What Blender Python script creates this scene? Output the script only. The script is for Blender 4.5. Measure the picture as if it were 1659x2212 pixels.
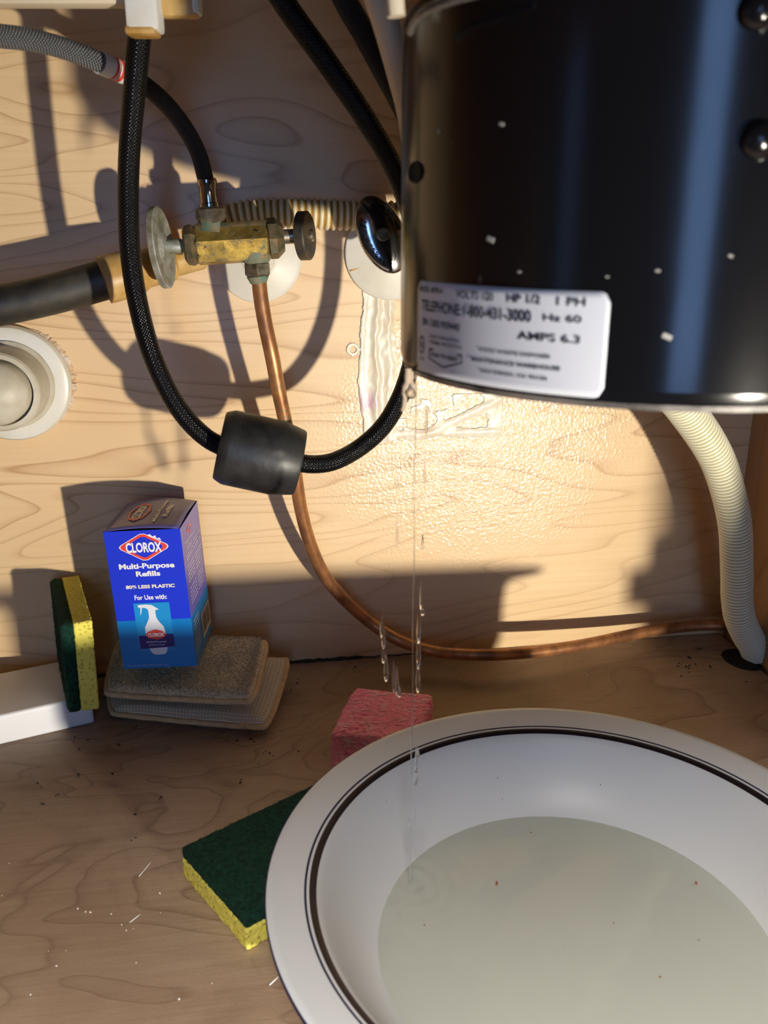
import bpy, bmesh, math, random
from mathutils import Vector, Matrix, noise
random.seed(4)
for o in list(bpy.data.objects): bpy.data.objects.remove(o)
SC = bpy.context.scene
COL = SC.collection
R = math.radians
# ------------------------------------------------------------------ camera
F = 1900.0
PITCH, YAW = R(18.3), R(-8.5)
CAM = Vector((0, -0.6434, 0.34))
cp, sp, cy_, sy_ = math.cos(PITCH), math.sin(PITCH), math.cos(YAW), math.sin(YAW)
def rz(v): return Vector((cy_*v[0]-sy_*v[1], sy_*v[0]+cy_*v[1], v[2]))
AR, AU, AW = rz((1, 0, 0)), rz((0, sp, cp)), rz((0, cp, -sp))
cam = bpy.data.cameras.new('camera'); camo = bpy.data.objects.new('camera', cam); COL.objects.link(camo)
M3 = Matrix((AR, AU, -AW)).transposed()
camo.matrix_world = Matrix.Translation(CAM) @ M3.to_4x4()
cam.sensor_fit = 'VERTICAL'; cam.sensor_height = 36; cam.lens = 36*F/2212
cam.clip_start = 0.01
cam.dof.use_dof = True; cam.dof.focus_distance = 0.60; cam.dof.aperture_fstop = 13
SC.camera = camo
def ray(px, py): return AW*F + AR*(px-829.5) - AU*(py-1106)
def P(px, py, Y):
    d = ray(px, py); return CAM + d*((Y-CAM.y)/d.y)
def G(px, py, z):
    d = ray(px, py); return CAM + d*((z-CAM.z)/d.z)
# ------------------------------------------------------------------ world and lights
w = bpy.data.worlds.new('world'); SC.world = w; w.use_nodes = True
w.node_tree.nodes['Background'].inputs[0].default_value = (0.8, 0.86, 1.0, 1)
w.node_tree.nodes['Background'].inputs[1].default_value = 0.02
def area(name, loc, target, sx, sy, power, col):
    l = bpy.data.lights.new(name, 'AREA'); l.shape = 'RECTANGLE'; l.size = sx; l.size_y = sy
    l.energy = power; l.color = col
    o = bpy.data.objects.new(name, l); COL.objects.link(o); o.location = loc
    o.rotation_euler = (Vector(target)-Vector(loc)).to_track_quat('-Z', 'Y').to_euler()
    return o
area('blue_stripe_light', (-0.20, -2.9, 0.48), (0.1, 0, 0.35), 0.50, 1.40, 11.5, (0.27, 0.50, 1.0))  # tall blue lamp added to reflect as a stripe on the disposer
area('kitchen_ceiling_light', (-0.30, -1.80, 2.02), (-0.1, -0.35, 0), 0.8, 0.7, 76, (1.0, 0.92, 0.82))
area('side_stripe_light', (-2.4, -1.9, 0.45), (0, 0, 0.3), 0.35, 1.6, 1.0, (0.25, 0.48, 1.0))  # dim blue lamp added for the second stripe on the disposer
fl = bpy.data.lights.new('flashlight', 'SPOT'); fl.energy = 50; fl.color = (1.0, 0.91, 0.76)
fl.shadow_soft_size = 0.012; fl.spot_size = R(64); fl.spot_blend = 1.0
flo = bpy.data.objects.new('flashlight', fl); COL.objects.link(flo)
LP = Vector((0.387, -1.013, 0.037)); flo.location = LP
flo.rotation_euler = (Vector((0.03, 0, 0.165))-LP).to_track_quat('-Z', 'Y').to_euler()
vs = SC.view_settings
vs.view_transform = 'Standard'; vs.look = 'None'; vs.gamma = 1; vs.use_curve_mapping = False; vs.exposure = 0.0

# ------------------------------------------------------------------ materials
class N:
    def __init__(s, name):
        s.m = bpy.data.materials.new(name); s.m.use_nodes = True
        s.t = s.m.node_tree; s.b = s.t.nodes['Principled BSDF']; s.o = s.t.nodes['Material Output']
        s.tc = s.t.nodes.new('ShaderNodeTexCoord')
    def n(s, typ, **k):
        x = s.t.nodes.new('ShaderNode'+typ)
        for a, v in k.items():
            if a.startswith('i_'):
                key = a[2:]; key = int(key) if key.isdigit() else key
                s.set(x.inputs[key], v)
            else: setattr(x, a, v)
        return x
    def set(s, inp, v):
        if isinstance(v, bpy.types.NodeSocket): s.t.links.new(v, inp)
        elif isinstance(v, tuple) and len(v) == 3 and inp.type == 'RGBA': inp.default_value = (*v, 1)
        else: inp.default_value = v
    def math(s, op, a, b=0.0, c=0.0, clamp=False):
        x = s.n('Math', operation=op, use_clamp=clamp); s.set(x.inputs[0], a); s.set(x.inputs[1], b); s.set(x.inputs[2], c); return x.outputs[0]
    def mix(s, f, a, b, typ='MIX'):
        x = s.n('Mix', data_type='RGBA', blend_type=typ); s.set(x.inputs[0], f); s.set(x.inputs[6], a); s.set(x.inputs[7], b); return x.outputs[2]
    def ramp(s, f, stops):
        x = s.n('ValToRGB'); s.set(x.inputs[0], f); e = x.color_ramp.elements
        while len(e) < len(stops): e.new(0.5)
        for q, (p, c) in zip(e, stops):
            q.position = p; q.color = (*c, 1) if isinstance(c, tuple) else (c, c, c, 1)
        return x.outputs[0]
    def noise(s, scale, detail=3, rough=0.5, vec=None, dist=0.0):
        x = s.n('TexNoise', i_Scale=scale, i_Detail=float(detail), i_Roughness=rough, i_Distortion=dist)
        s.set(x.inputs['Vector'], vec if vec is not None else s.tc.outputs['Object']); return x.outputs[0]
    def vor(s, scale, vec=None, feature='F1', rnd=1.0):
        x = s.n('TexVoronoi', i_Scale=scale, feature=feature, i_Randomness=rnd)
        s.set(x.inputs['Vector'], vec if vec is not None else s.tc.outputs['Object']); return x.outputs[0]
    def mapv(s, scale=(1, 1, 1), loc=(0, 0, 0), rot=(0, 0, 0), src='Object'):
        x = s.n('Mapping'); s.set(x.inputs[0], s.tc.outputs[src]); x.inputs[1].default_value = loc; x.inputs[2].default_value = rot; x.inputs[3].default_value = scale
        return x.outputs[0]
    def bump(s, h, strength=0.3, dist=0.001, prev=None):
        x = s.n('Bump', i_Strength=strength, i_Distance=dist); s.set(x.inputs['Height'], h)
        if prev is not None: s.set(x.inputs['Normal'], prev)
        return x.outputs[0]
    def fin(s, col=None, rough=None, metal=None, normal=None, **k):
        if col is not None: s.set(s.b.inputs['Base Color'], col)
        if rough is not None: s.set(s.b.inputs['Roughness'], rough)
        if metal is not None: s.set(s.b.inputs['Metallic'], metal)
        if normal is not None: s.set(s.b.inputs['Normal'], normal)
        for a, v in k.items(): s.set(s.b.inputs[a.replace('_', ' ')], v)
        return s.m
def plain(name, col, rough=0.5, metal=0.0, nscale=0, namt=0.0, col2=None, bscale=0, bs=0.2, bd=0.0005, **k):
    a = N(name); c = col; nm = None
    if nscale: c = a.mix(a.ramp(a.noise(nscale, 5, 0.6), [(0.35, 0.0), (0.65, 1.0)]), col, col2 or tuple(v*(1-namt) for v in col))
    if bscale: nm = a.bump(a.noise(bscale, 4, 0.6), bs, bd)
    return a.fin(c, rough, metal, nm, **k)

def wood(name, base, dark, line, horiz=True, freq=9, sc=(3, 1, 14), blot=0.5, rough=0.4, texmask=False, fs=(7, 7, 330)):
    a = N(name)
    v = a.mapv(scale=sc)
    h = a.noise(1.0, 2, 0.45, v, 0.25)
    f = a.math('FRACT', a.math('MULTIPLY', h, freq))
    ln = a.ramp(f, [(0.0, 0.95), (0.06, 0.4), (0.30, 0.0), (0.93, 0.0), (1.0, 0.95)])
    br = a.ramp(a.noise(1.0, 2, 0.5, a.mapv(scale=tuple(q*0.6 for q in sc), loc=(3, 1, 7))), [(0.3, 0.45), (0.6, 1.0)])
    ln = a.math('MULTIPLY', ln, br)
    fine = a.noise(1.0, 3, 0.6, a.mapv(scale=fs))
    bl = a.noise(1.0, 3, 0.5, a.mapv(scale=(5, 5, 11), loc=(9, 2, 4)))
    c = a.mix(a.ramp(bl, [(0.35, 0.0), (0.68, 1.0)]), base, dark)
    c = a.mix(a.math('MULTIPLY', a.ramp(fine, [(0.42, 0.0), (0.66, 1.0)]), blot), c, dark)
    c = a.mix(a.math('MULTIPLY', ln, 0.92), c, line)
    fl_ = a.noise(1.0, 2, 0.5, a.mapv(scale=(300, 900, 1600)))
    nm = a.bump(fine, 0.12, 0.0004)
    if texmask:
        d = a.n('VectorMath', operation='DISTANCE'); a.set(d.inputs[0], a.mapv(scale=(1, 1, 1.15))); d.inputs[1].default_value = (0.175, 0, 0.205)
        dd = a.math('ADD', d.outputs['Value'], a.math('MULTIPLY', a.math('SUBTRACT', a.noise(24, 3), 0.5), 0.08))
        mk = a.ramp(dd, [(0.07, 1.0), (0.10, 0.7), (0.15, 0.0)])
        peel = a.noise(430, 2, 0.5)
        nm = a.bump(a.math('MULTIPLY', peel, mk), 0.7, 0.0009, nm)
        nm = a.bump(a.noise(420, 1), 0.14, 0.0003, nm)
        a.set(a.b.inputs['Coat Weight'], a.math('MULTIPLY_ADD', mk, 0.75, 0.10)); a.b.inputs['Coat Roughness'].default_value = 0.11
        a.set(a.b.inputs['Coat Normal'], nm)
    return a.fin(c, rough, 0.0, nm)

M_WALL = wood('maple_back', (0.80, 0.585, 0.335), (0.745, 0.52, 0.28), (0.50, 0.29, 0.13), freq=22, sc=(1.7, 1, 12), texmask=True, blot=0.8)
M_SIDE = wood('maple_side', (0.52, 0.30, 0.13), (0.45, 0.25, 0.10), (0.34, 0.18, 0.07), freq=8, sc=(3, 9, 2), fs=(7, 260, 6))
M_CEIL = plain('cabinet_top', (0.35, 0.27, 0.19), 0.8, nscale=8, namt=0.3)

def floor_mat():
    a = N('worn_maple_floor')
    v = a.mapv(scale=(3.0, 6.5, 1), loc=(2.3, 0.4, 0))
    h = a.noise(1.0, 3.5, 0.5, v, 0.6)
    f = a.math('FRACT', a.math('MULTIPLY', h, 22))
    ln = a.ramp(f, [(0.0, 0.95), (0.05, 0.45), (0.28, 0.0), (0.93, 0.0), (1.0, 0.95)])
    br = a.ramp(a.noise(4.0, 2, 0.5, a.mapv(loc=(5, 3, 1))), [(0.35, 0.45), (0.62, 1.0)])
    fine = a.noise(1.0, 5, 0.7, a.mapv(scale=(14, 300, 1)))
    gr = a.noise(9.0, 4, 0.6, a.mapv(loc=(1, 8, 2)))
    c = a.mix(a.ramp(gr, [(0.36, 0.0), (0.66, 1.0)]), (0.40, 0.295, 0.205), (0.32, 0.22, 0.15))
    c = a.mix(a.math('MULTIPLY', a.ramp(fine, [(0.42, 0.0), (0.72, 1.0)]), 0.45), c, (0.25, 0.16, 0.10))
    c = a.mix(a.math('MULTIPLY', a.math('MULTIPLY', ln, br), 0.62), c, (0.15, 0.085, 0.05))
    d = a.n('VectorMath', operation='DISTANCE'); a.set(d.inputs[0], a.tc.outputs['Object']); d.inputs[1].default_value = (0.15, -0.10, 0)
    st = a.ramp(a.math('ADD', d.outputs['Value'], a.math('MULTIPLY', a.noise(30, 3), 0.1)), [(0.09, 1.0), (0.20, 0.0)])
    c = a.mix(a.math('MULTIPLY', st, 0.55), c, (0.20, 0.125, 0.045))
    e = a.ramp(a.noise(16, 4, 0.6, a.mapv(loc=(4, 4, 0))), [(0.60, 0.0), (0.74, 1.0)])
    c = a.mix(a.math('MULTIPLY', e, 0.35), c, (0.14, 0.11, 0.06))
    nm = a.bump(fine, 0.35, 0.0005); nm = a.bump(a.noise(700, 2), 0.3, 0.0003, nm)
    nm = a.bump(ln, 0.25, 0.0004, nm)
    return a.fin(c, 0.55, 0.0, nm)
M_FLOOR = floor_mat()

def braid(name, base, hi, nu, pitch, rough=0.3, strength=0.9, spec=0.5):
    a = N(name); s = a.n('SeparateXYZ'); a.set(s.inputs[0], a.tc.outputs['UV'])
    u = a.math('MULTIPLY', s.outputs[0], float(nu)); v = a.math('MULTIPLY', s.outputs[1], 1.0/pitch)
    p = a.math('ADD', u, v); q = a.math('SUBTRACT', u, v)
    A = a.math('ABSOLUTE', a.math('SINE', a.math('MULTIPLY', p, math.pi)))
    B = a.math('ABSOLUTE', a.math('SINE', a.math('MULTIPLY', q, math.pi)))
    h = a.math('MULTIPLY', A, B)
    c = a.mix(a.ramp(h, [(0.45, 0.0), (0.9, 1.0)]), base, hi)  # weave crests painted lighter as speck highlights
    return a.fin(c, rough, 0.0, a.bump(h, strength, 0.0007), Specular_IOR_Level=spec)
M_BRAID = braid('black_braid', (0.003, 0.003, 0.0035), (0.006, 0.006, 0.008), 18, 0.0019, 0.22, 0.4, 0.2)
M_GBRAID = braid('grey_braid', (0.05, 0.055, 0.065), (0.34, 0.36, 0.40), 16, 0.0021, 0.35, 0.9)
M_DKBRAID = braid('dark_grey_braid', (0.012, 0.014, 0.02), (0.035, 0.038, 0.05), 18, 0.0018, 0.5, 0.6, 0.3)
M_RUBBER = plain('black_rubber', (0.012, 0.012, 0.013), 0.42, nscale=60, col2=(0.03, 0.03, 0.03), bscale=300, bs=0.25)
M_PLUMB = plain('dusty_black_pipe', (0.008, 0.008, 0.009), 0.5, nscale=35, col2=(0.055, 0.048, 0.035), bscale=200, bs=0.3)
M_WHITE = plain('white_pvc', (0.78, 0.77, 0.72), 0.35, nscale=22, col2=(0.66, 0.63, 0.54))
M_DWHITE = plain('dirty_white_pvc', (0.62, 0.58, 0.48), 0.45, nscale=38, col2=(0.47, 0.42, 0.31), bscale=120, bs=0.3)
M_STAIN = plain('stained_plastic', (0.62, 0.42, 0.16), 0.42, nscale=60, col2=(0.46, 0.25, 0.06))
M_BLUEWH = plain('white_plastic', (0.80, 0.83, 0.88), 0.4, nscale=30, col2=(0.7, 0.68, 0.62))
M_CREAM = plain('cream_plastic', (0.76, 0.66, 0.50), 0.55)
def ribbed(name, c1, c2):
    a = N(name); s = a.n('SeparateXYZ'); a.set(s.inputs[0], a.tc.outputs['UV'])
    c = a.mix(a.ramp(s.outputs[1], [(0.3, 0.0), (0.85, 1.0)]), c2, c1)  # shade of the valleys between ribs painted into the colour
    return a.fin(c, 0.38, 0.0, None, Subsurface_Weight=0.0)
M_CORR = ribbed('cream_corrugated', (0.82, 0.79, 0.62), (0.46, 0.42, 0.20))
M_CORRY = ribbed('yellowed_corrugated', (0.82, 0.72, 0.46), (0.40, 0.22, 0.04))
M_CHROME = plain('chrome', (0.55, 0.55, 0.57), 0.13, 1.0, nscale=140, col2=(0.32, 0.30, 0.28))
M_DCHROME = plain('tarnished_chrome', (0.40, 0.35, 0.26), 0.32, 0.75, nscale=160, col2=(0.10, 0.09, 0.06), bscale=300, bs=0.3)
M_CHIT = plain('steel', (0.6, 0.6, 0.62), 0.25, 1.0)
def brassmat():
    a = N('corroded_brass')
    n1 = a.ramp(a.noise(95, 5, 0.6), [(0.40, 0.0), (0.56, 1.0)])
    n2 = a.ramp(a.noise(170, 8, 0.85, a.mapv(loc=(3, 3, 3))), [(0.50, 0.0), (0.62, 1.0)])
    n3 = a.ramp(a.noise(190, 4, 0.7, a.mapv(loc=(7, 3, 1))), [(0.60, 0.0), (0.66, 1.0)])
    c = a.mix(n1, (0.60, 0.42, 0.10), (0.38, 0.25, 0.06)); c = a.mix(n2, c, (0.12, 0.13, 0.085)); c = a.mix(n3, c, (0.04, 0.045, 0.05))
    return a.fin(c, 0.42, a.math('SUBTRACT', 0.75, a.math('MULTIPLY', n2, 0.75)), a.bump(a.noise(260, 4), 0.5, 0.0005))
M_BRASS = brassmat()
M_DBRASS = plain('dark_green_brass', (0.25, 0.16, 0.08), 0.5, 0.5, nscale=170, col2=(0.09, 0.095, 0.055), bscale=250, bs=0.5)
M_HANDLE = plain('browned_handle', (0.13, 0.095, 0.055), 0.45, 0.4, nscale=120, col2=(0.05, 0.05, 0.05), bscale=250, bs=0.4)
M_PATINA = plain('green_patina', (0.09, 0.20, 0.15), 0.7, nscale=190, col2=(0.26, 0.20, 0.12), bscale=300, bs=0.6)
M_GREYM = plain('grey_pot_metal', (0.40, 0.41, 0.38), 0.5, 0.3, nscale=130, col2=(0.20, 0.19, 0.12), bscale=200, bs=0.4)
def coppermat():
    a = N('aged_copper')
    v = a.mapv(scale=(1, 1, 0.6))
    n1 = a.ramp(a.noise(70, 5, 0.6, v), [(0.42, 0.0), (0.62, 1.0)])
    n2 = a.ramp(a.noise(75, 8, 0.8, a.mapv(loc=(3, 1, 2))), [(0.56, 0.0), (0.64, 1.0)])
    c = a.mix(n1, (0.50, 0.23, 0.09), (0.26, 0.115, 0.055)); c = a.mix(a.math('MULTIPLY', n2, 0.7), c, (0.15, 0.17, 0.11))
    return a.fin(c, 0.38, 0.55, a.bump(a.noise(200, 3), 0.2, 0.0004))
M_COPPER = coppermat()
def canmat():
    a = N('black_enamel')
    s = a.ramp(a.noise(60, 4, 0.7, a.mapv(scale=(1, 1, 0.35), loc=(2, 5, 1))), [(0.665, 0.0), (0.71, 1.0)])
    r_ = a.ramp(a.noise(26, 3, 0.6, a.mapv(scale=(1, 1, 0.5), loc=(5, 1, 3))), [(0.69, 0.0), (0.74, 1.0)])
    c = a.mix(s, (0.006, 0.006, 0.008), (0.13, 0.13, 0.125)); c = a.mix(r_, c, (0.10, 0.055, 0.025))
    return a.fin(c, a.math('MULTIPLY_ADD', a.noise(20, 3), 0.08, 0.13), 0.0, a.bump(a.noise(22, 2), 0.05, 0.003), Specular_IOR_Level=0.5)
M_CAN = canmat()
M_EDGE = plain('worn_steel_edge', (0.32, 0.30, 0.28), 0.45, 0.5, nscale=55, col2=(0.03, 0.03, 0.035))
M_LABEL = plain('silver_white_label', (0.74, 0.78, 0.88), 0.45)
M_UNDER = plain('dark_undercoat', (0.05, 0.05, 0.05), 0.9)
M_CHIP = plain('pale_chip', (0.42, 0.42, 0.40), 0.7)
M_INK = plain('black_ink', (0.02, 0.02, 0.025), 0.6)
M_BLACK = plain('black_gap', (0.01, 0.008, 0.006), 0.9)
M_GRIME = plain('dark_grime', (0.03, 0.025, 0.02), 0.9, bscale=400, bs=0.6)
def putmat():
    a = N('putty'); n = a.ramp(a.noise(45, 4, 0.6), [(0.35, 0.0), (0.65, 1.0)])
    c = a.mix(n, (0.76, 0.75, 0.63), (0.74, 0.63, 0.48))
    d = a.n('VectorMath', operation='DISTANCE'); a.set(d.inputs[0], a.tc.outputs['Object']); d.inputs[1].default_value = tuple(P(793, 868, -0.001))
    c = a.mix(a.ramp(d.outputs['Value'], [(0.002, 0.7), (0.010, 0.0)]), c, (0.50, 0.24, 0.46))
    return a.fin(c, 0.35, 0.0, a.bump(a.noise(180, 4), 0.5, 0.0009), Coat_Weight=0.15)
M_PUTTY = putmat()
M_CERAM = plain('glazed_ceramic', (0.70, 0.735, 0.78), 0.36, Specular_IOR_Level=0.35)
M_NAVY = plain('navy_glaze', (0.01, 0.01, 0.06), 0.3, Specular_IOR_Level=0.25)
M_BROWN = plain('dark_brown_glaze', (0.014, 0.009, 0.014), 0.3, Specular_IOR_Level=0.25)
def spongemat(name, c1, c2, scale, rough=0.8, vs=(1, 1, 1), thr=(0.12, 0.34)):
    a = N(name); v = a.mapv(scale=vs)
    vo = a.vor(scale, v); n = a.noise(scale*1.6, 3, 0.6, v)
    h = a.ramp(a.math('ADD', vo, a.math('MULTIPLY', a.math('SUBTRACT', n, 0.5), 0.5)), [(thr[0], 0.0), (thr[1], 1.0)])
    c = a.mix(h, c2, c1)
    return a.fin(c, rough, 0.0, a.bump(h, 0.7, 0.0012), Specular_IOR_Level=0.2)
M_YEL = spongemat('yellow_sponge', (0.80, 0.72, 0.13), (0.66, 0.56, 0.08), 380)
def pinkmat():
    a = N('pink_sponge'); v = a.mapv(scale=(1, 2.6, 2.6), rot=(0, 0, 0.1))
    n = a.noise(130, 3, 0.6, v)
    h = a.ramp(n, [(0.32, 1.0), (0.50, 0.0)])
    n2 = a.ramp(a.noise(60, 2, 0.5, a.mapv(scale=(1, 2.4, 2.4), loc=(4, 4, 4))), [(0.60, 0.0), (0.68, 1.0)])
    c = a.mix(h, (0.95, 0.30, 0.44), (1.0, 0.62, 0.70)); c = a.mix(n2, c, (0.80, 0.17, 0.30))
    return a.fin(c, 0.8, 0.0, a.bump(h, 0.8, 0.0012), Specular_IOR_Level=0.2)
M_PINK = pinkmat()
def scourmat():
    a = N('green_scour_pad'); n = a.noise(420, 6, 0.75, a.mapv(scale=(1, 1, 1))); n2 = a.noise(60, 3)
    c = a.mix(a.ramp(n, [(0.4, 0.0), (0.7, 1.0)]), (0.004, 0.028, 0.018), (0.012, 0.10, 0.055))
    return a.fin(c, 0.75, 0.0, a.bump(n, 1.0, 0.0018), Specular_IOR_Level=0.25)
M_SCOUR = scourmat()
def terrymat():
    a = N('tan_terry'); n = a.noise(520, 4, 0.7)
    c = a.mix(a.ramp(n, [(0.35, 0.0), (0.65, 1.0)]), (0.52, 0.40, 0.24), (0.95, 0.80, 0.54))
    return a.fin(c, 0.95, 0.0, a.bump(n, 1.0, 0.0018), Specular_IOR_Level=0.1, Sheen_Weight=0.0)
M_TERRY = terrymat()
def meshmat():
    a = N('tan_mesh_cloth'); s = a.n('SeparateXYZ'); a.set(s.inputs[0], a.tc.outputs['UV'])
    g1 = a.math('ABSOLUTE', a.math('SINE', a.math('MULTIPLY', s.outputs[0], 150.0)))
    g2 = a.math('ABSOLUTE', a.math('SINE', a.math('MULTIPLY', s.outputs[1], 95.0)))
    h = a.math('MAXIMUM', a.ramp(g1, [(0.82, 0.0), (0.95, 1.0)]), a.ramp(g2, [(0.82, 0.0), (0.95, 1.0)]))
    c = a.mix(h, (0.60, 0.50, 0.35), (0.84, 0.76, 0.58))
    return a.fin(c, 0.75, 0.0, a.bump(h, 1.0, 0.0012), Specular_IOR_Level=0.25)
M_MESHC = meshmat()
M_PIPING = plain('tan_binding', (0.70, 0.50, 0.27), 0.85, nscale=200, col2=(0.58, 0.40, 0.20), bscale=500, bs=0.7)
M_BLOCK = plain('white_block', (0.80, 0.81, 0.84), 0.42, Subsurface_Weight=0.0)
M_CARDB = plain('royal_blue_card', (0.008, 0.035, 0.66), 0.28)
M_CARDL = plain('light_blue_card', (0.0, 0.20, 0.60), 0.28)
M_CARDS = plain('sky_blue_card', (0.01, 0.27, 0.66), 0.28)
M_CARDP = plain('warm_lit_blue_card', (0.14, 0.12, 0.50), 0.3)  # royal blue side card with warm wall bounce painted into its colour
M_CARDT = plain('sheen_lid_card', (0.11, 0.10, 0.30), 0.3)  # blue lid card, greyed by reflected light painted into its colour
M_CARDD = plain('dark_blue_card', (0.02, 0.015, 0.18), 0.3)
M_PW = plain('white_print', (0.85, 0.86, 0.88), 0.35)
M_PLIL = plain('lilac_print', (0.55, 0.55, 0.75), 0.35)
M_PCREAM = plain('cream_print', (0.85, 0.78, 0.62), 0.35)
M_PR = plain('red_print', (0.75, 0.06, 0.05), 0.35)
M_PSP = plain('bottle_print', (0.72, 0.76, 0.85), 0.35)
M_PWARN = plain('brown_print', (0.35, 0.12, 0.06), 0.4)
def watermat():
    a = N('cloudy_water')
    tr = a.n('BsdfTransparent'); tr.inputs[0].default_value = (0.86, 0.88, 0.82, 1)
    di = a.n('BsdfDiffuse'); di.inputs[0].default_value = (0.74, 0.755, 0.71, 1)
    gl = a.n('BsdfGlossy'); gl.inputs['Roughness'].default_value = 0.03
    nm = a.bump(a.noise(60, 3), 0.10, 0.002); a.set(gl.inputs['Normal'], nm)
    m1 = a.n('MixShader'); m1.inputs[0].default_value = 0.40; a.set(m1.inputs[1], tr.outputs[0]); a.set(m1.inputs[2], di.outputs[0])
    fr = a.n('Fresnel', i_IOR=1.33); a.set(fr.inputs['Normal'], nm)
    m2 = a.n('MixShader'); a.set(m2.inputs[0], fr.outputs[0]); a.set(m2.inputs[1], m1.outputs[0]); a.set(m2.inputs[2], gl.outputs[0])
    a.set(a.o.inputs[0], m2.outputs[0]); return a.m
M_WATER = watermat()
M_DROP = plain('clear_water', (0.95, 0.97, 1.0), 0.02, Transmission_Weight=1.0, IOR=1.33)
M_RESID = plain('tan_residue', (0.42, 0.33, 0.24), 0.6, bscale=300, bs=0.6)
M_CRUST = plain('chipped_board', (0.50, 0.30, 0.12), 0.9, nscale=120, col2=(0.78, 0.72, 0.66), bscale=300, bs=0.9)

# ------------------------------------------------------------------ mesh helpers
def wloc(o):
    v = Vector((0, 0, 0))
    while o is not None: v += o.location; o = o.parent
    return v
def mk(name, verts, faces, mat, parent=None, uv=None, smooth=True, ang=40, mats=None, fmat=None, fix=True):
    off = wloc(parent) if parent else Vector((0, 0, 0))
    me = bpy.data.meshes.new(name)
    me.from_pydata([tuple(Vector(v)-off) for v in verts], [], faces)
    for m in (mats or [mat]): me.materials.append(m)
    if fmat:
        for p, i in zip(me.polygons, fmat): p.material_index = i
    if uv:
        l = me.uv_layers.new(name='UVMap')
        for p in me.polygons:
            for li, vi in zip(p.loop_indices, p.vertices): l.data[li].uv = uv[vi]
    if fix:
        bm = bmesh.new(); bm.from_mesh(me); bmesh.ops.recalc_face_normals(bm, faces=bm.faces); bm.to_mesh(me); bm.free()
    if smooth:
        me.shade_smooth(); me.set_sharp_from_angle(angle=R(ang))
    o = bpy.data.objects.new(name, me); COL.objects.link(o)
    if parent: o.parent = parent
    return o
def thing(name, label, cat, loc, group=None):
    o = bpy.data.objects.new(name, None); COL.objects.link(o); o.location = loc; o.empty_display_size = 0.01
    return tag(o, label, cat, group)
def tag(o, label=None, cat=None, group=None, kind=None):
    if label: o['label'] = label
    if cat: o['category'] = cat
    if group: o['group'] = group
    if kind: o['kind'] = kind
    return o
def crom(pts, n=8):
    pts = [Vector(p) for p in pts]; q = [pts[0]*2-pts[1]]+pts+[pts[-1]*2-pts[-2]]; out = []
    for i in range(1, len(q)-2):
        a, b, c, d = q[i-1:i+3]
        # centripetal
        def t_(s, x, y): return s+max((y-x).length, 1e-6)**0.5
        t0 = 0; t1 = t_(t0, a, b); t2 = t_(t1, b, c); t3 = t_(t2, c, d)
        for k in range(n):
            t = t1+(t2-t1)*k/n
            A1 = a*((t1-t)/(t1-t0))+b*((t-t0)/(t1-t0)); A2 = b*((t2-t)/(t2-t1))+c*((t-t1)/(t2-t1)); A3 = c*((t3-t)/(t3-t2))+d*((t-t2)/(t3-t2))
            B1 = A1*((t2-t)/(t2-t0))+A2*((t-t0)/(t2-t0)); B2 = A2*((t3-t)/(t3-t1))+A3*((t-t1)/(t3-t1))
            out.append(B1*((t2-t)/(t2-t1))+B2*((t-t1)/(t2-t1)))
    out.append(pts[-1]); return out
def resample(pts, step):
    L = [0]
    for a, b in zip(pts, pts[1:]): L.append(L[-1]+(b-a).length)
    n = max(2, int(L[-1]/step)); out = []; j = 0
    for i in range(n+1):
        s = L[-1]*i/n
        while j < len(L)-2 and L[j+1] < s: j += 1
        out.append(pts[j].lerp(pts[j+1], (s-L[j])/max(L[j+1]-L[j], 1e-9)))
    return out, L[-1]
def tube_geo(pts, rad, nr=16, step=None, vmod=None, flat=1.0, raw=False):
    if step is None: c = [Vector(p) for p in pts]; tot = sum((b-a).length for a, b in zip(c, c[1:]))
    else: c, tot = resample([Vector(p) for p in pts] if raw else crom(pts, 12), step)
    V, Fc, UV = [], [], []
    t = (c[1]-c[0]).normalized(); u = t.orthogonal().normalized(); s = 0
    for i, p in enumerate(c):
        t2 = (c[min(i+1, len(c)-1)]-c[max(i-1, 0)]).normalized()
        q = t.rotation_difference(t2); u = (q @ u).normalized(); t = t2; v = t.cross(u)
        if i: s += (c[i]-c[i-1]).length
        r = rad(s/tot, s) if callable(rad) else rad
        for k in range(nr+1):
            a = 2*math.pi*k/nr
            V.append(p+(u*math.cos(a)+v*math.sin(a)*flat)*r); UV.append((k/nr, vmod(s/tot, s) if vmod else s))
    for i in range(len(c)-1):
        for k in range(nr):
            a = i*(nr+1)+k; Fc.append((a, a+1, a+nr+2, a+nr+1))
    n = len(V)
    for e, i in ((c[0], 0), (c[-1], len(c)-1)):
        V.append(e); UV.append((0, 0)); ci = len(V)-1
        for k in range(nr):
            a = i*(nr+1)+k; Fc.append((ci, a, a+1) if i else (ci, a+1, a))
    return V, Fc, UV
def tube(name, pts, rad, mat, parent=None, nr=16, step=0.004, vmod=None, raw=False):
    V, Fc, UV = tube_geo(pts, rad, nr, step, vmod, raw=raw)
    return mk(name, V, Fc, mat, parent, UV, ang=60, fix=False)
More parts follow.
